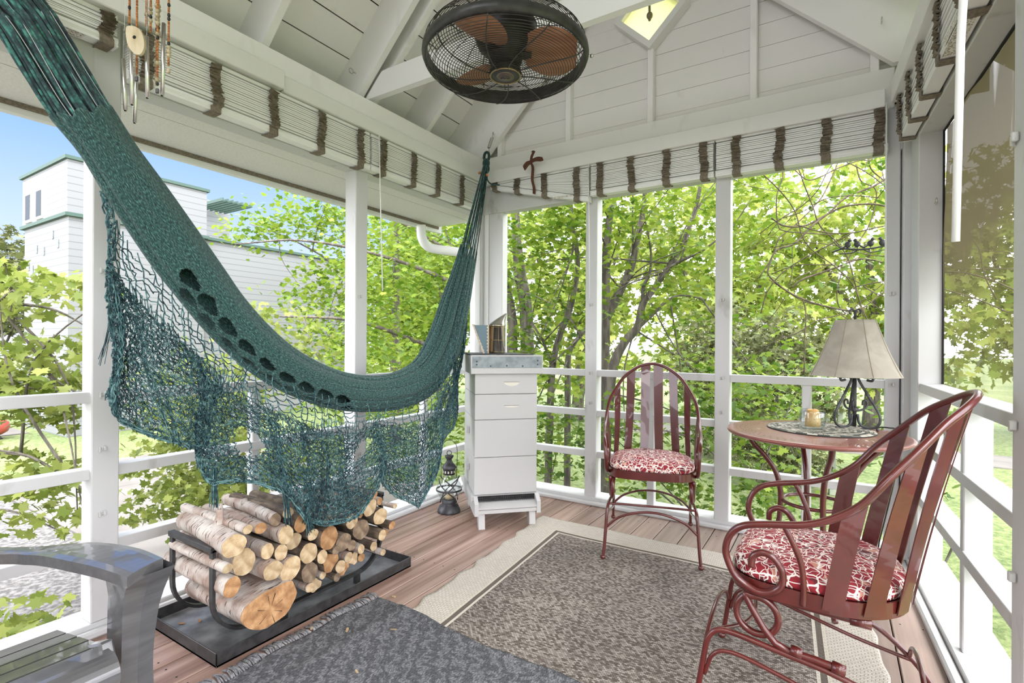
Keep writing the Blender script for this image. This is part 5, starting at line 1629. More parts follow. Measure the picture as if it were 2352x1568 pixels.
def cut_mat(name, c1, c2, c3):
    m, nt, bs = newmat(name)
    t = N_(nt, 'ShaderNodeTexCoord'); oi = N_(nt, 'ShaderNodeObjectInfo')
    mp = N_(nt, 'ShaderNodeMapping'); mp.inputs['Scale'].default_value = (0.0, 1, 1); nt.links.new(t.outputs['Object'], mp.inputs['Vector'])
    wv = N_(nt, 'ShaderNodeTexWave', wave_type='RINGS', rings_direction='X', Scale=55.0, Distortion=2.2, Detail=2.0); nt.links.new(mp.outputs[0], wv.inputs['Vector'])
    wv.inputs['Detail Scale'].default_value = 3
    nz = N_(nt, 'ShaderNodeTexNoise', Scale=30.0, Detail=6.0); nt.links.new(t.outputs['Object'], nz.inputs['Vector'])
    mx = N_(nt, 'ShaderNodeMixRGB'); mx.inputs[0].default_value = 0.93; nt.links.new(wv.outputs['Fac'], mx.inputs[1]); nt.links.new(nz.outputs['Fac'], mx.inputs[2])
    r_ = rampn(nt, [(0.25, c1), (0.48, c2), (0.7, c3)]); nt.links.new(mx.outputs[0], r_.inputs[0])
    h = N_(nt, 'ShaderNodeHueSaturation'); mr = N_(nt, 'ShaderNodeMapRange'); mr.inputs['To Min'].default_value = 0.82; mr.inputs['To Max'].default_value = 1.15
    nt.links.new(oi.outputs['Random'], mr.inputs['Value']); nt.links.new(mr.outputs[0], h.inputs['Value']); nt.links.new(r_.outputs[0], h.inputs['Color'])
    nt.links.new(h.outputs[0], bs.inputs['Base Color']); bs.inputs['Roughness'].default_value = 0.85
    bumpn(nt, bs, mx.outputs[0], 0.5, 0.003)
    return m
M['cut_pale'] = cut_mat('pale_cut_wood', (0.25, 0.155, 0.075), (0.46, 0.33, 0.185), (0.60, 0.47, 0.30))
M['cut_orange'] = cut_mat('orange_cut_wood', (0.17, 0.08, 0.032), (0.35, 0.18, 0.075), (0.50, 0.30, 0.145))
M['cut_dark'] = cut_mat('dark_cut_wood', (0.075, 0.050, 0.032), (0.17, 0.115, 0.072), (0.30, 0.22, 0.145))
random.seed(17)
# y, z, radius of the cut end, bark kind, cut colour, what it looks like
LOGS = [
 (1.053,.427,.0445,'birch','cut_pale','thick birch log with a branch stub, topmost at the left end'),
 (1.112,.338,.0500,'birch','cut_pale','thick birch log just below the topmost left one'),
 (1.215,.268,.0400,'birch','cut_pale','pale ended log between two thick ones above the big split trunk'),
 (1.292,.252,.0490,'birch','cut_pale','pale log with a ragged edge right above the big split trunk'),
 (1.030,.352,.0185,'birch','cut_pale','thin birch log beside the left post of the rack'),
 (1.058,.268,.0360,'birch','cut_orange','birch log resting on the big split trunk at its left'),
 (1.190,.152,.0850,'birch','cut_orange','big split trunk with a broad cracked orange face at the bottom'),
 (1.199,.352,.0300,'birch','cut_pale','speckled birch log in the middle of the left part of the pile'),
 (1.252,.318,.0320,'bark','cut_pale','small brown barked log right of the speckled birch'),
 (1.268,.398,.0370,'birch','cut_pale','birch log with peeling bark ribbon, under the white birches'),
 (1.176,.448,.0240,'birch','cut_orange','slim birch log with a chipped orange end near the top left'),
 (1.318,.350,.0350,'bark','cut_pale','pale ended log right of the peeling one'),
 (1.378,.284,.0440,'bark','cut_pale','large pale ended log in the middle of the pile'),
 (1.448,.246,.0290,'bark','cut_pale','small pale ended log below the round orange one'),
 (1.473,.320,.0500,'bark','cut_orange','round bright orange ended log at the centre of the pile'),
 (1.408,.352,.0260,'bark','cut_pale','short grey log pointing out left of the round orange one'),
 (1.345,.425,.0390,'bark','cut_orange','tan ended log below the hanging tip of the net'),
 (1.290,.478,.0240,'bark','cut_pale','small pale ended log at the top, left of the net tip'),
 (1.242,.462,.0250,'birch','cut_dark','white birch log with a hollow dark end at the top'),
 (1.104,.472,.0190,'birch','cut_pale','thin peeled white log lying beside the branch stub'),
 (1.486,.398,.0270,'bark','cut_pale','pale ended log half hidden behind the net tip'),
 (1.560,.268,.0420,'bark','cut_dark','dark weathered log right of the round orange one'),
 (1.392,.196,.0430,'bark','cut_dark','dark brown ended log right of the big split trunk'),
 (1.498,.202,.0330,'bark','cut_orange','orange ended split log near the bottom centre'),
 (1.478,.146,.0175,'birch','cut_pale','thin pale twig log at the bottom right of the dark one'),
 (1.598,.188,.0230,'birch','cut_pale','small pale log with a bright end, low on the right half'),
 (1.668,.204,.0220,'birch','cut_pale','thin birch log low on the right half with a white end'),
 (1.684,.288,.0500,'bark','cut_dark','large dark ended log on the right half'),
 (1.724,.385,.0430,'bark','cut_pale','large pale ended log near the top right'),
 (1.800,.318,.0430,'bark','cut_pale','large pale ended log at the right edge of the pile'),
 (1.728,.448,.0205,'bark','cut_orange','small orange ended log at the very top right'),
 (1.800,.392,.0190,'birch','cut_orange','slim birch log with an orange end at the top right edge'),
 (1.778,.240,.0260,'bark','cut_pale','pale ended log below the one at the right edge'),
 (1.748,.190,.0230,'bark','cut_pale','small pale ended log near the bottom right'),
 (1.832,.224,.0200,'bark','cut_orange','small orange ended log at the lower right edge'),
 (1.842,.268,.0210,'bark','cut_orange','small tan ended log at the far right edge'),
 (1.672,.360,.0135,'birch','cut_orange','twig thick log between the large pale and dark ends'),
 (1.618,.350,.0360,'bark','cut_pale','yellowish ended log right of the net tip'),
 (1.660,.418,.0280,'bark','cut_dark','mossy dark log at the top, right of the net tip'),
 (1.424,.428,.0290,'bark','cut_orange','reddish split log under the net tip'),
 (1.790,.150,.0165,'birch','cut_pale','thin pale ended log at the bottom right corner of the pile'),
 (1.600,.130,.0260,'bark','cut_orange','squarish split piece of orange wood at the bottom'),
 (1.860,.360,.0130,'birch','cut_pale','twig thick log at the top of the right edge'),
 (1.665,.150,.0230,'bark','cut_pale','pale split wedge at the bottom right'),
 (1.398,.128,.0210,'birch','cut_pale','pale split stick next to the big split trunk, low down'),
 (1.335,.122,.0190,'bark','cut_orange','small tan stick tucked beside the big split trunk'),
 (1.452,.108,.0230,'bark','cut_pale','pale wedge at the very bottom of the pile'),
 (1.545,.165,.0290,'bark','cut_pale','pale ended log above the squarish orange piece'),
 (1.702,.142,.0210,'bark','cut_orange','tan stick at the bottom, near the right hoop'),
 (1.625,.232,.0250,'bark','cut_dark','dark small log under the yellowish one'),
 (1.510,.262,.0200,'bark','cut_dark','dark thin log wedged beside the round orange one'),
 (1.542,.120,.0200,'bark','cut_dark','small dark end below the orange split log'),
]
# let the round ends settle so that neighbours touch without running into each other
LP = [[a[0], a[1], a[2]*0.97] for a in LOGS]
LP[6][2] = 0.088
for it in range(80):
    for a in range(len(LP)):
        for c in range(a+1, len(LP)):
            dy, dz = LP[c][0]-LP[a][0], LP[c][1]-LP[a][1]; d_ = math.hypot(dy, dz)+1e-6; ov = LP[a][2]+LP[c][2]+0.002-d_
            if ov > 0:
                wa = 0.0 if a == 6 else 0.5; wc = 0.0 if c == 6 else 0.5
                LP[a][0] -= dy/d_*ov*wa; LP[a][1] -= dz/d_*ov*wa; LP[c][0] += dy/d_*ov*wc; LP[c][1] += dz/d_*ov*wc
    for q in LP: q[1] = max(q[1], 0.075+q[2]*0.9)
LOGS = [(LP[i][0], LP[i][1], LP[i][2] if i != 6 else a[2])+a[3:] for i, a in enumerate(LOGS)]
for i, (y, z, r, bk, ct, lab) in enumerate(LOGS):
    L_ = random.uniform(.40, .47); xf = -1.868+random.uniform(-.035, .012)
    if i == 6: xf, L_ = -1.855, .42
    if i in (24, 41, 43, 44, 45, 46, 48, 51): xf -= 0.03; L_ = .30
    o = MB(); n = 26; ph = random.random()*6; ecc = random.uniform(.03, .09)
    shape = []
    for k in range(n):
        a = 2*math.pi*k/n
        rr = r*(1+ecc*math.cos(2*a+ph)+0.025*math.cos(5*a+2*ph)+0.015*math.cos(9*a))
        if i == 6:
            cy, cz = .115*math.cos(a), .082*math.sin(a)
            if math.sin(a) > 0.25: cz = .030+.030*math.sin(a)+.012*math.cos(a)
            shape.append((cy*(1+.03*math.cos(6*a)), cz*(1+.03*math.cos(7*a)))); continue
        if i in (23, 39, 41, 43, 46):
            w_ = max(0.62, abs(math.cos(1.5*a+ph))); rr = r*(0.62/w_+0.42)
        shape.append((rr*math.cos(a), rr*math.sin(a)))
    bend = Vector((0, random.uniform(-.005, .005), random.uniform(-.003, .005)))
    rows = []
    for q in range(13):
        t = q/12; tp = 1-0.06*t; c = bend*math.sin(math.pi*t)
        rows.append([(-t*L_, c.y+p[0]*tp*(1+.02*math.sin(9*t+k*.7)), c.z+p[1]*tp*(1+.02*math.cos(8*t+k))) for k, p in enumerate(shape+[shape[0]])])
    o.grid(rows)
    if i == 0:
        o.tube(catmull([(-.16, .01, .025), (-.16, .015, .07), (-.175, .02, .115)], 4), [.020, .019, .017, .0155, .014, .013, .012, .0115, .011], 10)
    if i == 18:
        o.tube([(-.25, -.005, .015), (-.26, -.008, .037)], .016, 10)
    lg = o.build('firewood_log', M[bk], None, recalc=False)
    lg.location = (xf, y, z); lg.rotation_euler = (random.uniform(-.5, .5) if i not in (0, 6, 18, 23, 39, 41, 43) else 0, random.uniform(-.008, .015), random.uniform(-.015, .015) if i not in (0, 18) else -0.10)
    tag(lg, lab, 'log', 'logs stacked in the black rack')
    for xe, nm in ((0.0004, 'cut_end'), (-L_-.0004, 'cut_end')):
        e = MB(); tp = 1 if xe > -.1 else .94
        pts = [(xe, p[0]*tp*0.93, p[1]*tp*0.93) for p in shape]; pts2 = [(xe-0.0008*(1 if xe > -.1 else -1), p[0]*tp*1.0, p[1]*tp*1.0) for p in shape]
        ctr = (xe+(0.0015 if xe > -.1 else -.0015), 0, 0)
        e.add(pts+pts2+[ctr], [(k, (k+1) % n, 2*n) for k in range(n)]+[(n+k, n+(k+1) % n, (k+1) % n, k) for k in range(n)])
        if i == 6 and xe > -.1:
            e.cur = 1
            for a in (20, 75, 100, 160, 215, 290, 335):
                ca, sa = math.cos(R(a)), math.sin(R(a)); w_ = .0012 if a != 75 else .0022
                l_ = .050 if a not in (75,) else .075
                e.add([(xe+.002, .01*ca, -.02+.01*sa), (xe+.0022, .01*ca+l_*ca*.9-w_*sa, -.02+min(.058, .01*sa+l_*sa)+w_*ca), (xe+.0022, .01*ca+l_*ca*.9+w_*sa, -.02+min(.058, .01*sa+l_*sa)-w_*ca)], [(0, 1, 2)])
            e.cur = 0
        e.build(nm, [M[ct], M['gap']], lg)
# peeling ribbon of bark
# ============================================================ wood chips
random.seed(9)
chips = [(-1.46, 2.28, 'on the deck boards beyond the beige rug'), (-1.72, 1.72, 'on the deck at the corner of the grey rug'), (-1.53, 1.86, 'on the deck next to the beige rug'),
         (-1.50, 1.50, 'pale, on the grey rug near its corner'), (-1.42, 1.24, 'pale, in the middle of the grey rug'), (-1.66, 1.40, 'tan, on the grey rug edge by the fringe'),
         (-1.79, 1.33, 'caught in the fringe of the grey rug'), (-2.28, 1.07, 'in the tray under the left end of the rack'), (-2.24, 1.12, 'bark curl in the tray behind the left hoop')]
for x, y, lab in chips:
    zb_ = 0.001 if 'deck' in lab else (.010 if 'tray' in lab else .0165)
    b = MB(); ln_ = random.uniform(.018, .034); wd = random.uniform(.006, .011)
    b.prism([(-ln_/2, -wd/2), (ln_*.3, -wd/2), (ln_/2, 0), (ln_*.35, wd/2), (-ln_*.45, wd*.35)], 0, random.uniform(.003, .006))
    o = b.build('wood_chip', M['cut_pale'] if 'tray' not in lab else M['cut_orange']); o.location = (x, y, zb_); o.rotation_euler = (0, 0, random.random()*3)
    tag(o, 'wood chip '+lab, 'wood chip', 'wood chips around the log rack')

# ============================================================ GREY RESIN ARMCHAIR at the lower left
ad = empty('adirondack_chair', (-1.80, 0.215, 0), 0, 'dark grey resin slatted armchair at the lower left', 'chair')
def loft(name, outer, inner, z0f, th, mt='plastic'):
    b = MB(); rows_t = []; n = len(outer)
    lo = []; hi = []
    for i in range(n):
        a, c = Vector((*outer[i], 0)), Vector((*inner[i], 0)); z = z0f(i/(n-1))
        row = []
        for k in range(7):
            t = k/6; p = a.lerp(c, t); row.append((p.x, p.y, z-0.004*(2*t-1)**4))
        hi.append(row)
    def closed(i):
        r = hi[i]; low = [(p[0], p[1], p[2]-th) for p in r][::-1]
        return r+low+[r[0]]
    b.grid([closed(i) for i in range(n)], smooth=False)
    m0 = len(b.v)-n*15
    b.f.append([m0+k for k in range(14)]); b.mi.append(0); b.sm.append(False)
    b.f.append([m0+(n-1)*15+k for k in range(14)]); b.mi.append(0); b.sm.append(False)
    o = b.build(name, M[mt], ad)
    return o
for sy in (1, -1):
    ax = lambda pts: [(p[0]+1.80, sy*(p[1]-0.215)) for p in pts]
    outer = [v[:2] for v in catmull([(-1.648, .722, 0), (-1.76, .708, 0), (-1.884, .672, 0), (-1.984, .630, 0), (-2.075, .560, 0), (-2.16, .50, 0), (-2.26, .46, 0)], 5)]
    inner = [v[:2] for v in catmull([(-1.595, .612, 0), (-1.70, .588, 0), (-1.815, .560, 0), (-1.955, .532, 0), (-2.045, .508, 0), (-2.13, .455, 0), (-2.24, .415, 0)], 5)]
    loft('armrest', ax(outer), ax(inner), lambda t: .552-0.006*t+0.012*math.sin(math.pi*min(1, t*1.6)), .030)
    b = MB(); rows = []
    for q in range(15):
        t = q/14; z = .003+.527*t
        w0 = .622-.0*t; w1 = .742-.028*math.sin(math.pi*min(1, t*1.15))-.02*t+ (0.02*max(0, t-.82)/.18)
        x1 = -1.655+.035*max(0, (t-.80)/.2)**2-.02*(1-t); x0 = x1-.085-.12*max(0, (t-.86)/.14)**2-.03*max(0, .2-t)
        pts = [(x1, w0+.004), (x1+.006, (w0+w1)/2), (x1, w1), (x0+.02, w1-.006), (x0, w0+.05), (x0, w0)]
        rows.append([(p[0]+1.80, sy*(p[1]-.215), z) for p in pts+[pts[0]]])
    b.grid(rows, smooth=False); b.build('front_leg', M['plastic'], ad)
    b = MB(); b.beam((.16, sy*.375, .33), (-.55, sy*.30, .06), .035, .09, up=(0, 0, 1), bev=.006); b.build('side_rail', M['plastic'], ad)
slz = lambda x: .345+.012*0-(0.30*(0.12-x) if x < 0.12 else 0)*0.62
for k in range(6):
    xa = .235-.083*k; b = MB(); rows = []
    for q in range(9):
        if k == 0:
            ang = R(-30+q*120/8); c = (.180, .305); rad = .050
            rows.append((c[0]+rad*math.cos(R(-35+q*125/8)), c[1]+rad*math.sin(R(-35+q*125/8))))
        else: rows.append((xa-.036+.072*(8-q)/8, slz(xa-.036+.072*(8-q)/8)+.008))
    prof = [(p[0], p[1]) for p in rows]+[(p[0]-.004, p[1]-.016) for p in rows[::-1]]
    b.prism(prof, -.37, .375, 'y'); b.build('seat_slat', M['plastic'], ad)
for k in range(5):
    yc = (k-2)*.088
    b = MB(); b.beam((-.34, yc*.8, .16), (-.62, yc*1.0, .93-.02*(k-2)**2), .076, .018, up=(1, 0, .3), bev=.005); b.build('back_slat', M['plastic'], ad)
b = MB(); b.beam((-.47, -.30, .50), (-.47, .30, .50), .03, .05, bev=.005); b.build('back_rail', M['plastic'], ad)

# ============================================================ screen clips on the posts
def clip_geo():
    b = MB(); b.box(-.012, -.004, -.009, .0, -.011, .011, .002); b.box(.003, .013, -.012, .0, -.006, .014, .002); b.tube([(-.012, -.005, .0), (.014, -.005, .0)], .0025, 6)
    return b
plastic_clip = mat('clear_clip', (0.55, 0.55, 0.53), 0.25)
cm = clip_geo().build('screen_clip', plastic_clip)
clips = []
def nm(z): return {.96: 'at rail height', 1.46: 'above the rail', 1.74: 'high up', .74: 'between the upper rails', .55: 'below the rails', .48: 'below the rails'}[z]
for y, wname in ((.882, 'left post near the hammock net'), (2.205, 'middle post of the left wall')):
    for z in (.74, 1.46, .96, .48): clips.append(((XL-.0005, y-.012, z), math.pi/2, 'small clear clip '+nm(z)+' on the '+wname))
for x, wname in ((-1.515, 'back post right of the beehive'), (-.61, 'back post between the red chairs')):
    for z in (1.46, .96, .74): clips.append(((x, YB-.0005, z), 0, 'small clear clip '+nm(z)+' on the '+wname))
for z in (1.46, .96): clips.append(((.265, YB-.0005, z), 0, 'small clear clip '+nm(z)+' on the post in the far right corner'))
for z in (1.74, .96, .55): clips.append(((xr(1.90)-.0005, 1.905, z), -math.pi/2+aR, 'metal latch clip '+nm(z)+' on the post at the right edge'))
for i, (p, rz, lab) in enumerate(clips):
    o = cm if i == 0 else cm.copy()
    if i: C.objects.link(o)
    o.location = p; o.rotation_euler = (0, 0, rz)
    tag(o, lab, 'clip', 'screen clips on the white posts')
    if 'latch' in lab: o.scale = (1.3, 1.3, 1.3)
# ============================================================ OUTDOORS
GZ = -1.1
def grass_mat():
    m, nt, bs = newmat('lawn')
    nz = N_(nt, 'ShaderNodeTexNoise', Scale=0.5, Detail=3.0); n2 = N_(nt, 'ShaderNodeTexNoise', Scale=16.0, Detail=8.0)
    t = N_(nt, 'ShaderNodeTexCoord')
    for q in (nz, n2): nt.links.new(t.outputs['Object'], q.inputs['Vector'])
    mx = N_(nt, 'ShaderNodeMixRGB'); mx.inputs[0].default_value = 0.6; nt.links.new(nz.outputs['Fac'], mx.inputs[1]); nt.links.new(n2.outputs['Fac'], mx.inputs[2])
    r_ = rampn(nt, [(0.35, (0.060, 0.095, 0.022)), (0.5, (0.125, 0.165, 0.050)), (0.66, (0.22, 0.245, 0.105))]); nt.links.new(mx.outputs[0], r_.inputs[0])
    nt.links.new(r_.outputs[0], bs.inputs['Base Color']); bs.inputs['Roughness'].default_value = 0.95
    bumpn(nt, bs, n2.outputs['Fac'], 1.0, 0.05)
    return m
b = MB(); b.add([(-90, -60, GZ), (90, -60, GZ), (90, 120, GZ), (-90, 120, GZ)], [(0, 1, 2, 3)])
tag(b.build('lawn', grass_mat(), recalc=False), 'green lawn around the porch', 'lawn', kind='structure')
b = MB(); b.box(-13.5, -2.75, -9, 2.35, GZ, GZ+.02); tag(b.build('gravel_drive', M['gravel']), 'pale gravel drive below the left wall', 'drive', kind='structure')
b = MB()
for i in range(4): b.box(-11.5+2.25*i, -11.5+2.25*i+2.235, 2.36, 4.0, GZ, GZ+.04, .006)
for i in range(4): b.box(-11.5+2.25*i, -11.5+2.25*i+2.235, 4.01, 6.2, GZ, GZ+.04, .006)
tag(b.build('concrete_path', M['concrete']), 'pale concrete slabs beside the gravel drive', 'path', kind='structure')
b = MB(); b.box(-23.5, -16.6, -8, 4.3, GZ, GZ+.02); tag(b.build('parking_apron', M['concrete']), 'pale paved apron beyond the white house tower', 'path', kind='structure')
b = MB(); b.box(-5, 12, 12.9, 14.3, GZ, GZ+.02); tag(b.build('garden_path', M['concrete']), 'pale path across the lawn behind the table', 'path', kind='structure')

# ---- trees
MAPLE = []
for a, r in ((-90, .10), (-68, .30), (-52, .30), (-40, .62), (-18, .48), (2, .72), (20, .52), (38, .80), (58, .55), (74, .62), (90, 1.0), (106, .62), (122, .55), (142, .80), (160, .52), (178, .72), (198, .48), (220, .62), (232, .30), (248, .30)):
    MAPLE.append((0.5*r*math.cos(R(a)), 0.5*r*math.sin(R(a))))
OVAL = [(0.22*math.cos(2*math.pi*k/8), 0.5*math.sin(2*math.pi*k/8)) for k in range(8)]
TUFT = [(0, -.5), (.10, -.25), (.42, -.18), (.16, .0), (.40, .30), (.06, .22), (0, .5), (-.10, .2), (-.42, .25), (-.15, -.02), (-.38, -.25), (-.08, -.25)]
def leaves(name, centers, size, mt, parent, shape=MAPLE, rng=None, up=0.55, fold=0.12):
    """centers: (n,3) array; one small leaf polygon at each"""
    rng = rng or np.random.default_rng(1)
    n = len(centers); k = len(shape)
    S = size*rng.uniform(.65, 1.25, n)
    nrm = rng.normal(0, 1, (n, 3)); nrm /= np.linalg.norm(nrm, axis=1, keepdims=True)
    nrm = nrm*(1-up)+np.array([0, 0, 1])*up; nrm /= np.linalg.norm(nrm, axis=1, keepdims=True)
    t = rng.normal(0, 1, (n, 3)); t[:, 2] -= 0.9; t -= nrm*np.sum(t*nrm, axis=1, keepdims=True); t /= np.linalg.norm(t, axis=1, keepdims=True)
    b = np.cross(nrm, t)
    sh = np.array(shape)
    V = centers[:, None, :]+S[:, None, None]*(sh[None, :, 0:1]*b[:, None, :]+sh[None, :, 1:2]*t[:, None, :]-fold*np.abs(sh[None, :, 0:1])*nrm[:, None, :])
    me = bpy.data.meshes.new(name)
    me.vertices.add(n*k); me.vertices.foreach_set('co', V.reshape(-1).astype(np.float32))
    me.loops.add(n*k); me.loops.foreach_set('vertex_index', np.arange(n*k, dtype=np.int32))
    me.polygons.add(n); me.polygons.foreach_set('loop_start', np.arange(0, n*k, k, dtype=np.int32)); me.polygons.foreach_set('loop_total', np.full(n, k, dtype=np.int32))
    me.materials.append(mt); me.update(calc_edges=True)
    o = bpy.data.objects.new(name, me); C.objects.link(o); o.parent = parent
    return o
def blob(rng, c, rad, n, cl=10, cr=.16, shell=0.35):
    """clustered points inside an ellipsoid"""
    m_ = max(1, n//cl)
    d = rng.normal(0, 1, (m_, 3)); d /= np.linalg.norm(d, axis=1, keepdims=True)
    r = rng.uniform(shell**3, 1, m_)**(1/3)
    ctr = np.array(c)+d*r[:, None]*np.array(rad)
    return (np.repeat(ctr, cl, axis=0)+rng.normal(0, cr, (m_*cl, 3))*np.array([1, 1, .45]))
def clear_porch(P_):
    keep = ~((P_[:, 0] > -3.35) & (P_[:, 0] < 1.0) & (P_[:, 1] < 3.85) & (P_[:, 1] > -2))
    return P_[keep]
def branch(path, r0, r1, n=6, sides=8):
    c = catmull(path, n); N = len(c)
    return c, [r0+(r1-r0)*i/(N-1) for i in range(N)]
def tree(name, label, base, paths, blobs, size, mt, seed, group=None, shape=MAPLE, cat='tree', bark='treebark', cl=10, cr=.16, up=.55, twigs=0):
    rng = np.random.default_rng(seed); random.seed(seed)
    o = empty(name, (0, 0, 0), 0, label, cat, group)
    b = MB(); allp = []
    for path, r0, r1 in paths:
        c, rs = branch(path, r0, r1); b.tube(c, rs, 8)
        allp += c
    P_ = np.vstack([blob(rng, c, rad, n, cl, cr) for c, rad, n in blobs]); P_ = clear_porch(P_)
    for q in range(twigs):          # thin twigs reaching into the leaves
        a = random.choice(allp); t = Vector(P_[rng.integers(len(P_))])
        if (t-a).length < 2.2:
            mid = a.lerp(t, .5)+Vector((random.uniform(-.15, .15), random.uniform(-.15, .15), random.uniform(-.05, .2)))
            b.tube(catmull([a, mid, t], 4), [.012-.001*i for i in range(9)], 5)
    if b.v: b.build('trunk', M[bark], o)
    leaves('foliage', P_, size, mt, o, shape, rng, up)
    return o
# multi-stemmed maple right behind the porch
tree('maple_tree', 'leaning multi stemmed maple behind the middle bay of the back wall', (0, 0, 0), [
    ([(-2.46, 6.13, GZ), (-2.47, 6.126, .3), (-2.47, 6.126, .92), (-2.46, 6.132, 1.509), (-2.458, 6.134, 2.284), (-2.427, 6.153, 2.749), (-2.365, 6.192, 3.292), (-2.301, 6.232, 4.2)], .085, .03),
    ([(-2.46, 6.132, 1.493), (-2.318, 6.222, 1.82), (-2.24, 6.271, 2.006), (-2.182, 6.308, 2.162), (-2.144, 6.332, 2.379), (-2.061, 6.384, 2.907), (-1.985, 6.431, 3.9)], .062, .025),
    ([(-2.30, 5.64, GZ), (-2.25, 5.67, .2), (-2.195, 5.708, .883), (-2.088, 5.776, 1.184), (-1.956, 5.859, 1.371), (-1.909, 5.889, 1.629), (-1.825, 5.942, 1.773), (-1.657, 6.047, 2.06), (-1.549, 6.115, 2.261), (-1.37, 6.228, 2.849), (-1.276, 6.287, 3.7)], .070, .018),
    ([(-1.944, 5.867, 1.371), (-1.787, 5.965, 1.544), (-1.703, 6.018, 1.645), (-1.546, 6.117, 1.746), (-1.279, 6.285, 1.705)], .026, .008),
    ([(-1.903, 5.892, 1.629), (-1.898, 5.896, 1.844), (-1.838, 5.933, 2.002), (-1.827, 5.94, 2.259), (-1.9, 5.9, 2.7)], .026, .008),
    ([(-1.657, 6.047, 2.06), (-1.45, 5.9, 2.12), (-1.2, 5.8, 2.2), (-0.9, 5.75, 2.42)], .018, .006)],
    [((-1.7, 6.2, 3.1), (1.5, 1.2, .9), 2100), ((-2.2, 5.6, 2.2), (1.3, .7, .9), 650), ((-1.1, 6.2, 1.9), (.9, .9, .8), 560), ((-1.2, 5.6, .3), (1.2, .8, .9), 900), ((-2.6, 5.2, 2.75), (.9, .6, .5), 380), ((-1.0, 7.2, .9), (1.2, .8, .8), 600)],
    .125, M['leaf_maple'], 31, 'trees behind the back wall', cr=.19, up=.6, twigs=36)
tree('maple_tree', 'maple with a thick straight trunk seen right of the corner above the beehive', (0, 0, 0), [
    ([(-3.80, 6.48, GZ), (-3.80, 6.47, .2), (-3.805, 6.467, 1.034), (-3.831, 6.451, 1.731), (-3.886, 6.416, 2.088), (-3.926, 6.391, 2.446), (-3.95, 6.376, 2.75), (-3.968, 6.365, 3.251), (-4.0, 6.34, 4.4)], .125, .05),
    ([(-4.00, 6.35, GZ), (-4.002, 6.343, 1.032), (-3.973, 6.361, 1.283), (-3.989, 6.351, 1.462), (-4.036, 6.322, 1.819), (-4.159, 6.244, 2.265), (-4.5, 6.1, 3.0)], .10, .04),
    ([(-4.0, 6.2, 1.5), (-4.5, 5.6, 2.0), (-5.2, 4.9, 2.35), (-5.9, 4.2, 2.5), (-6.4, 3.6, 2.4)], .036, .008),
    ([(-4.0, 6.2, .9), (-4.6, 5.4, 1.1), (-5.3, 4.6, 1.45), (-6.0, 3.9, 1.5)], .045, .010),
    ([(-4.1, 6.1, 2.0), (-4.7, 5.3, 2.6), (-5.4, 4.3, 3.1), (-6.2, 3.4, 3.2)], .028, .008)],
    [((-4.2, 6.0, 3.3), (1.3, 1.2, .9), 1500), ((-3.4, 6.0, 2.3), (.9, .8, .8), 620), ((-3.5, 5.6, .5), (1.0, .8, 1.0), 1000), ((-5.0, 5.2, 2.3), (1.0, 1.0, .9), 1300), ((-5.2, 4.9, .9), (1.0, .9, .8), 1200), ((-4.6, 5.4, -.2), (1.1, .9, .7), 900)],
    .120, M['leaf_maple'], 32, 'trees behind the back wall', cr=.18, up=.6, twigs=30)
tree('maple_tree', 'slender bending maple sapling between the corner post and the first back post', (0, 0, 0), [
    ([(-3.08, 5.75, GZ), (-3.05, 5.76, .3), (-3.021, 5.779, .916), (-2.945, 5.827, 1.304), (-2.841, 5.892, 1.615), (-2.765, 5.94, 2.127), (-2.794, 5.922, 2.514), (-2.835, 5.896, 2.824), (-2.825, 5.902, 3.9)], .052, .02),
    ([(-3.021, 5.77, .85), (-3.061, 5.754, .977), (-3.128, 5.712, 1.194), (-3.221, 5.653, 1.379), (-3.35, 5.62, 1.6)], .025, .01),
    ([(-3.083, 6.331, GZ), (-3.083, 6.331, .696), (-3.071, 6.339, 1.03), (-3.001, 6.382, 1.198), (-2.889, 6.453, 1.365), (-2.6, 6.6, 1.9)], .05, .02)],
    [((-2.9, 5.8, 2.9), (.8, .7, .7), 520), ((-3.0, 5.4, 1.5), (.7, .5, .6), 300), ((-2.7, 5.3, 0.2), (.7, .6, .7), 420)],
    .115, M['leaf_deep'], 33, 'trees behind the back wall', cr=.17, up=.6, twigs=14)
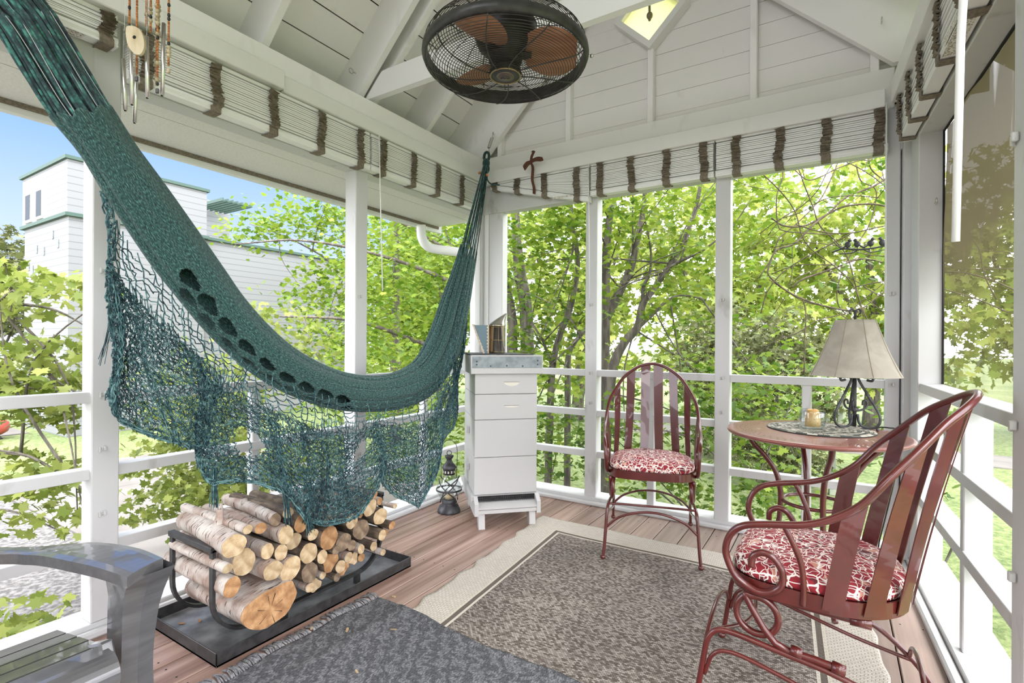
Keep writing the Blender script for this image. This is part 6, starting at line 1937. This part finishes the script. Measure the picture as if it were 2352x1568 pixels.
# maple at the left, seen through the second and third bay
tree('maple_tree', 'broad maple beside the driveway, left of the hammock knot', (0, 0, 0), [
    ([(-8.2, 8.2, GZ), (-8.1, 8.1, 1.0), (-7.9, 7.9, 2.4), (-7.6, 7.6, 4.2)], .14, .04),
    ([(-8.0, 8.0, 1.6), (-8.6, 7.2, 2.6), (-9.2, 6.4, 3.2), (-9.8, 5.8, 3.5)], .028, .008)],
    [((-7.9, 7.6, 3.5), (1.5, 1.5, 1.3), 2600), ((-8.0, 6.6, 1.8), (1.1, 1.0, 1.1), 1500), ((-8.9, 6.3, 3.7), (.8, .8, .6), 520), ((-7.2, 6.6, .6), (1.3, 1.1, 1.0), 1400), ((-9.3, 5.8, 3.2), (.7, .6, .35), 260)],
    .155, M['leaf_maple'], 34, 'trees beside the driveway', cr=.24, up=.55, twigs=26)
tree('maple_sapling', 'yellow green maple boughs just outside the leftmost bay', (0, 0, 0), [
    ([(-5.5, 1.0, GZ), (-5.45, 1.05, .2), (-5.4, 1.1, .9), (-5.3, 1.1, 1.5), (-5.2, 1.15, 1.9)], .05, .02),
    ([(-5.4, 1.1, .9), (-5.1, 1.3, 1.05), (-4.9, 1.45, .85), (-4.7, 1.6, .72)], .014, .004), ([(-5.3, 1.1, 1.45), (-5.0, 1.4, 1.42), (-4.75, 1.6, 1.25)], .014, .004),
    ([(-5.4, 1.05, .3), (-5.0, 1.25, .35), (-4.6, 1.4, .2), (-4.35, 1.5, .05)], .014, .004), ([(-5.45, 1.05, -.1), (-5.0, 1.2, -.05), (-4.55, 1.35, -.15)], .012, .004)],
    [((-5.35, 1.15, 1.55), (.55, .5, .22), 330), ((-5.1, 1.35, 1.0), (.5, .4, .30), 350), ((-4.95, 1.45, .75), (.45, .35, .22), 210), ((-4.75, 1.55, 1.55), (.25, .2, .12), 70), ((-4.8, 1.35, .20), (.5, .35, .16), 170), ((-4.6, 1.45, -.05), (.45, .35, .10), 110), ((-5.3, 1.0, .45), (.4, .4, .18), 120), ((-4.4, .95, -.55), (.40, .30, .10), 110)],
    .135, M['leaf_yellow'], 35, 'trees beside the driveway', cr=.10, up=.5, twigs=10, cl=7)
tree('maple_sapling', 'yellow green maple sapling below the rail behind the hammock net', (0, 0, 0), [
    ([(-5.2, 2.9, GZ), (-5.1, 2.8, -.5), (-5.0, 2.75, .2)], .035, .012)],
    [((-4.95, 2.6, -.05), (.75, .6, .42), 1150), ((-4.6, 2.3, .45), (.6, .45, .30), 520), ((-5.1, 2.6, .75), (.7, .5, .35), 620), ((-4.4, 3.3, -.1), (.6, .6, .5), 900), ((-5.2, 3.3, 1.2), (.6, .5, .4), 420), ((-4.5, 2.2, -.15), (.45, .35, .30), 420)],
    .105, M['leaf_yellow'], 36, 'trees beside the driveway', cr=.12, up=.5, twigs=8)
tree('round_tree', 'rounded green tree beyond the white house at the far left', (0, 0, 0), [([(-31, 6.5, GZ), (-31, 6.5, 1.5), (-30.7, 6.4, 3)], .35, .15), ([(-31, 6.5, .6), (-30, 5.6, 1.4), (-29.5, 4.8, 2.0)], .2, .08)],
    [((-31, 6.2, 3.6), (3.2, 3.2, 2.4), 3600), ((-30, 3.5, 3.0), (2.5, 2.5, 2.0), 2000)], .42, M['leaf_dark'], 37, shape=TUFT, cr=.4)
# dense growth further back
bgt = [(-6.5, 14, 7, 'leaf_far', 'bright tree far behind the sapling left of the back posts'), (-2.6, 15, 7, 'leaf_far', 'bright tree far behind the leaning maple'), (.8, 16.5, 6.5, 'leaf_far', 'bright tree far behind the lamp, above the lawn'),
       (4.5, 18, 7, 'leaf_far', 'bright tree at the right behind the vines'), (-10.5, 12.5, 6, 'leaf_maple', 'green tree behind the broad driveway maple'), (8, 12, 7, 'leaf_maple', 'green tree right of the porch beyond the brown screen'), (-14.5, 16, 5.5, 'leaf_maple', 'green tree beyond the low house wing')]
for i, (x, y, h, mt, lab) in enumerate(bgt):
    tree('shade_tree', lab, (0, 0, 0), [([(x, y, GZ), (x+.1, y, 1.5), (x-.1, y, h*.6)], .2, .06), ([(x+.05, y, 1.2), (x+.9, y-.3, 2.6), (x+1.5, y-.5, 3.8)], .08, .03), ([(x, y, 1.6), (x-.8, y-.2, 2.8), (x-1.3, y-.4, 4.0)], .07, .03)],
         [((x, y, h*.55), (2.4, 2.0, h*.42), 2900), ((x+.3, y-1, h*.2), (2.0, 1.3, h*.22), 900)], .34, M[mt], 50+i, 'trees far behind the porch', shape=TUFT if i % 2 else MAPLE, cr=.34, up=.4)
for i, (x, y, h, lab) in enumerate([(-.75, 9.2, 2.3, 'grey green juniper behind the back post between the red chairs'), (-1.9, 11, 2.6, 'grey green juniper behind the leaning maple')]):
    tree('juniper_bush', lab, (0, 0, 0), [([(x, y, GZ), (x, y, .3), (x+.05, y, h*.6)], .08, .03)], [((x, y, GZ+h*.62), (.95, .8, h*.62), 4200)], .13, M['leaf_dark'], 70+i, 'junipers behind the back wall', shape=TUFT, cat='bush', cr=.10, up=.1)
tree('shrub', 'leafy shrub behind the lamp in the far right bay', (0, 0, 0), [([(.75, 6.0, GZ), (.72, 6.0, 0), (.6, 5.9, .9)], .03, .01), ([(.74, 6.0, -.4), (.5, 5.8, .4), (.35, 5.7, .9)], .02, .006)],
    [((.62, 5.9, .45), (.42, .4, .75), 420), ((.4, 5.6, 1.6), (.5, .4, .9), 200), ((.3, 5.9, 2.5), (.6, .5, .6), 240)], .085, M['leaf_deep'], 81, shape=OVAL, cat='bush', cr=.08, twigs=8)
tree('shrub', 'leafy undergrowth below the rail behind the far red chair', (0, 0, 0), [([(-.9, 5.4, GZ), (-.85, 5.3, 0)], .03, .01)],
    [((-.95, 5.3, .2), (.55, .5, .75), 620), ((-1.9, 5.0, -.1), (.6, .5, .7), 560), ((-.45, 5.6, .75), (.35, .35, .3), 160), ((-.5, 5.0, -.35), (.4, .3, .35), 170)], .10, M['leaf_deep'], 82, cat='bush', cr=.11, twigs=6)
tree('shrub', 'leafy branches seen through the brown screen on the right', (0, 0, 0), [([(2.4, 4.6, GZ), (2.3, 4.5, .8), (2.1, 4.4, 2.4)], .05, .02), ([(2.3, 4.5, .9), (1.9, 4.9, 1.5), (1.5, 5.2, 1.9)], .02, .008), ([(2.3, 4.5, .6), (2.0, 4.0, 1.1), (1.7, 3.7, 1.5)], .018, .006), ([(2.2, 4.4, 1.3), (1.8, 4.6, 1.2), (1.3, 4.9, 1.4)], .015, .006)],
    [((2.1, 4.5, 1.4), (.9, .8, .9), 620), ((2.6, 5.5, 1.2), (1.2, .9, 1.3), 900)], .12, M['leaf_deep'], 83, shape=OVAL, cat='bush', cr=.12, twigs=18)
# hanging leafless vines in the right bay
VI = [
[(-.616,5.048,2.772),(-.439,5.159,2.578),(-.312,5.24,2.384),(-.252,5.277,2.154),(-.174,5.327,2.028),(.002,5.437,1.88),(.12,5.511,1.743),(.179,5.549,1.605),(.218,5.574,1.433)],
[(.315,5.753,2.92),(.265,5.721,2.872),(.186,5.671,2.872),(.017,5.565,2.8),(-.121,5.478,2.717),(-.221,5.415,2.692),(-.321,5.352,2.786),(-.401,5.302,2.926)],
[(.397,5.686,2.688),(.29,5.619,2.606),(.077,5.484,2.501),(-.039,5.411,2.374),(-.175,5.326,2.247),(-.31,5.241,2.085),(-.446,5.155,2.026),(-.504,5.119,1.876),(-.494,5.125,1.784),(-.347,5.218,1.647),(-.171,5.328,1.557),(.023,5.451,1.501),(.179,5.549,1.479)],
[(.415,5.934,2.477),(.273,5.845,2.5),(.07,5.717,2.475),(-.082,5.621,2.39),(-.244,5.519,2.293),(-.406,5.417,2.291),(-.508,5.353,2.363)],
[(-.301,5.365,2.833),(-.24,5.403,2.634),(-.18,5.441,2.458),(-.119,5.479,2.27),(.021,5.567,2.107),(.101,5.618,1.966),(.152,5.65,1.755),(.203,5.682,1.544),(.263,5.72,1.38)],
[(.266,5.958,2.969),(.288,5.972,2.859),(.381,6.031,2.761)],
[(.037,5.696,2.943),(-.063,5.633,2.666),(-.143,5.582,2.509),(-.325,5.468,2.292),(-.446,5.392,2.171),(-.496,5.36,2.003),(-.606,5.291,1.798)],
[(.163,5.893,2.907),(.205,5.92,2.748),(.309,5.985,2.687),(.33,5.999,2.589),(.28,5.967,2.344),(.208,5.922,2.197),(.105,5.857,2.0),(.024,5.806,1.754),(.025,5.806,1.571),(.087,5.846,1.473)],
[(-.45,5.271,2.879),(-.41,5.296,2.738),(-.458,5.266,2.526),(-.447,5.273,2.291),(-.397,5.304,2.221),(-.178,5.442,2.199),(-.019,5.542,2.189)],
[(.398,5.923,1.949),(.205,5.801,1.984),(.022,5.687,1.911),(-.119,5.597,1.85),(-.261,5.508,1.789),(-.342,5.457,1.716)],
[(-.249,5.279,1.602),(-.22,5.298,1.464),(-.228,5.292,1.257),(-.23,5.29,.9)],
[(.419,5.937,1.709),(.278,5.848,1.576),(.167,5.778,1.468),(.106,5.739,1.383)]]
random.seed(44)
b = MB()
for i, pth in enumerate(VI): b.tube(catmull(pth, 6), .0055 if i not in (2, 3, 9) else .0085, 6)
for q in range(26):
    p = Vector((random.uniform(-.6, .6), random.uniform(5.0, 6.0), random.uniform(1.5, 2.9))); pts = [p]
    d = Vector((random.uniform(-1, 1), random.uniform(-.3, .3), random.uniform(-1, .6))).normalized()
    for s in range(5):
        d = (d+Vector((random.uniform(-.4, .4), random.uniform(-.2, .2), random.uniform(-.5, .3)))).normalized(); p = p+d*.2; pts.append(p)
    b.tube(catmull(pts, 4), random.uniform(.0025, .005), 4)
tag(b.build('bare_vine', M['vine'], recalc=False), 'tangle of thin leafless vines in the upper right bay', 'vine')
# wrought iron bird ornament outside the right bay
orn = empty('bird_ornament', (.14, 3.85, 1.765), R(8), 'black wrought iron ornament of birds on a branch outside the right bay', 'ornament')
b = MB(); b.tube(catmull([(-.16, 0, .0), (-.10, 0, .018), (-.02, 0, .008), (.06, 0, .012), (.17, 0, .032)], 6), .0055, 8)
b.tube(catmull([(-.10, 0, .015), (-.13, 0, .04), (-.15, 0, .065)], 5), .003, 6); b.tube(catmull([(-.02, 0, .008), (-.05, .0, -.01), (-.12, 0, -.012)], 5), .004, 6)
b.tube(catmull([(.0, 0, .01), (.05, 0, -.012), (.12, 0, .0)], 5), .003, 6)
b.build('branch', M['black'], orn)
for bx_, dr in ((-.075, 1), (-.025, -1), (.045, 1), (.105, -1)):
    b = MB(); b.sphere((bx_, 0, .043), .017, 10, 8, (1.05, .6, 1.25)); b.sphere((bx_+dr*.010, 0, .068), .0105, 10, 8, (1, .7, 1))
    b.tube([(bx_+dr*.018, 0, .068), (bx_+dr*.028, 0, .066)], [.0035, .0008], 6); b.tube(catmull([(bx_-dr*.012, 0, .034), (bx_-dr*.03, 0, .022), (bx_-dr*.042, 0, .018)], 4), .005, 6)
    b.tube([(bx_, 0, .028), (bx_, 0, .010)], .002, 5); b.build('bird', M['black'], orn)
MB().tube([(.17, 0, .032), (.20, -.10, .034), (.215, -.262, .034)], .0045, 6).build('wall_arm', M['black'], orn)
# feeder post in the garden
fp = empty('garden_post', (-.02, 9.2, GZ), R(10), 'grey green garden post with a small white crosspiece behind the table legs', 'post')
gm = mat('weathered_post', (0.14, 0.16, 0.12), 0.8, col2=(0.22, 0.24, 0.18), scale=(8, 8, 3))
MB().box(-.045, .045, -.045, .045, 0, .95, .006).build('stand', gm, fp)
for xx in (-.11, .06): MB().box(xx, xx+.07, -.03, .03, .96, 1.55, .005).build('upright', gm, fp)
MB().box(-.20, .20, -.05, .05, .90, .96, .006).build('crosspiece', M['white'], fp)

# ---- white house across the drive
def hsiding():
    m, nt, bs = newmat('white_clapboard')
    t = N_(nt, 'ShaderNodeTexCoord'); sp = N_(nt, 'ShaderNodeSeparateXYZ'); nt.links.new(t.outputs['Object'], sp.inputs[0])
    ml = N_(nt, 'ShaderNodeMath', operation='MULTIPLY'); ml.inputs[1].default_value = 1/.17; nt.links.new(sp.outputs['Z'], ml.inputs[0])
    fr_ = N_(nt, 'ShaderNodeMath', operation='FRACT'); nt.links.new(ml.outputs[0], fr_.inputs[0])
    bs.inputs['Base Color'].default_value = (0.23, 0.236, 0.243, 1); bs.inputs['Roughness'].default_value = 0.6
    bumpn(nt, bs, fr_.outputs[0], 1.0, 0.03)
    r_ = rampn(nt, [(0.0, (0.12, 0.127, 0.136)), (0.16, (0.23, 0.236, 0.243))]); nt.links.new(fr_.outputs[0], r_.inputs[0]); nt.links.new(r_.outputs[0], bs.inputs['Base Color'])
    return m
M['hsiding'] = hsiding()
M['green'] = mat('green_trim', (0.035, 0.075, 0.055), 0.6)
ho = empty('house', (-16.8, 6.2, GZ), 0, 'white clapboard house with a tall tower and green trim across the drive', 'house')
def hb(name, x0, x1, y0, y1, z0, z1, mt, bev=0): return MB().box(x0+16.8, x1+16.8, y0-6.2, y1-6.2, z0-GZ, z1-GZ, bev).build(name, M[mt], ho)
hb('tower', -18.25, -15.22, 4.62, 7.68, GZ, 4.10, 'hsiding')
hb('tower_top', -18.28, -15.18, 4.58, 7.72, 4.16, 5.42, 'hsiding')
hb('belt_trim', -18.33, -15.13, 4.53, 7.77, 4.09, 4.17, 'green'); hb('roof_edge', -18.34, -15.12, 4.52, 7.78, 5.42, 5.50, 'green')
hb('wing', -19.5, -15.40, 7.73, 13.0, GZ, 4.10, 'hsiding'); hb('roof_edge', -19.5, -15.30, 7.74, 13.05, 4.10, 4.18, 'green')
hb('upper_block', -21.5, -18.5, 8.8, 10.2, 4.2, 6.1, 'hsiding')
for k in range(7):
    MB().beam((-17.6+16.8-.8, 7.8+.16*k-6.2+1.2, 5.75-GZ), (-15.9+16.8-.8, 7.8+.16*k-6.2+1.2, 5.75-GZ), .05, .10).build('pergola_slat', M['green'], ho)
for xc in (-17.75, -16.95):
    w_ = hb('window', xc-.24, xc+.24, 4.545, 4.60, 4.22, 5.0, 'trimwhite')
    MB().box(xc-.18+16.8, xc+.18+16.8, 4.538-6.2, 4.546-6.2, 4.29-GZ, 4.93-GZ).build('pane', mat('dark_pane', (0.025, 0.03, 0.03), 0.3, spec=0.2), w_)
for xc, zc in ((-17.9, 3.1), (-17.6, 3.0), (-17.3, 3.5), (-16.8, 3.4), (-16.2, 3.75), (-15.85, 3.5)):
    hb('vent', xc-.05, xc+.05, 4.60, 4.63, zc-.10, zc+.10, 'galv')
hb('cellar_door', -17.6, -16.9, 4.585, 4.625, GZ, .35, 'galv'); hb('base_course', -18.27, -15.20, 4.595, 7.70, GZ, -.35, 'hsiding')
# parked car at the left edge
car = empty('car', (-29.65, 5.61, GZ), R(0), 'silver car parked on the apron at the left edge', 'car')
cp = mat('silver_paint', (0.42, 0.44, 0.46), 0.25, 0.6, coat=0.6)
b = MB(); prof = [(-2.1, .35), (-2.15, .62), (-2.0, .85), (-1.25, .98), (-.55, 1.42), (.7, 1.45), (1.5, 1.10), (2.05, .95), (2.15, .6), (2.1, .35)]
b.prism(prof, -.85, .85, 'x'); bo_ = b.build('body', cp, car); md = bo_.modifiers.new('b', 'BEVEL'); md.width = .07; md.segments = 3
b = MB(); b.prism([(-1.1, 1.0), (-.5, 1.36), (.65, 1.38), (1.3, 1.08), (1.2, 1.0)], -.86, .86, 'x'); b.build('windows', mat('car_glass', (0.03, 0.035, 0.04), 0.08), car)
for yy in (-1.32, 1.32):
    for xx in (-.80, .80):
        wb_ = MB(); prf = [(.0, -.10), (.30, -.10), (.34, -.06), (.34, .06), (.30, .10), (0, .10)]
        wb_.M = Matrix.Translation((xx, yy, .34)) @ Matrix.Rotation(math.pi/2, 4, 'Y'); wb_.lathe(prf, 28); wb_.M = None
        wo_ = wb_.build('wheel', M['rubber'], car)
        rb_ = MB(); rb_.M = Matrix.Translation((xx+math.copysign(.095, xx), yy, .34)) @ Matrix.Rotation(math.pi/2, 4, 'Y')
        for k in range(10):
            a = 2*math.pi*k/10; rb_.beam((.03*math.cos(a), .03*math.sin(a), 0), (.215*math.cos(a), .215*math.sin(a), 0), .045, .03)
        rb_.lathe([(.20, -.02), (.235, -.02), (.235, .02), (.20, .02), (.20, -.02)], 28); rb_.M = None
        rb_.build('rim', M['steel'], wo_)
# red kettle at the left edge
kt = empty('red_planter', (-16.25, 3.62, GZ), 0, 'round red pot on the ground at the left edge', 'pot')
b = MB(); b.lathe([(0, .16), (.20, .17), (.36, .28), (.42, .45), (.38, .62), (.24, .74), (.10, .78), (0, .78)], 32); b.build('bowl', mat('red_pot', (0.36, 0.06, 0.05), 0.35), kt)
b = MB(); b.lathe([(.0, 0), (.22, 0), (.2, .05), (.12, .16), (0, .17)], 24); b.build('foot', M['black'], kt)
MB().tube([(.38, 0, .52), (.50, 0, .56)], .03, 8).build('handle', M['black'], kt)
kt.scale = (.62, .62, .62)
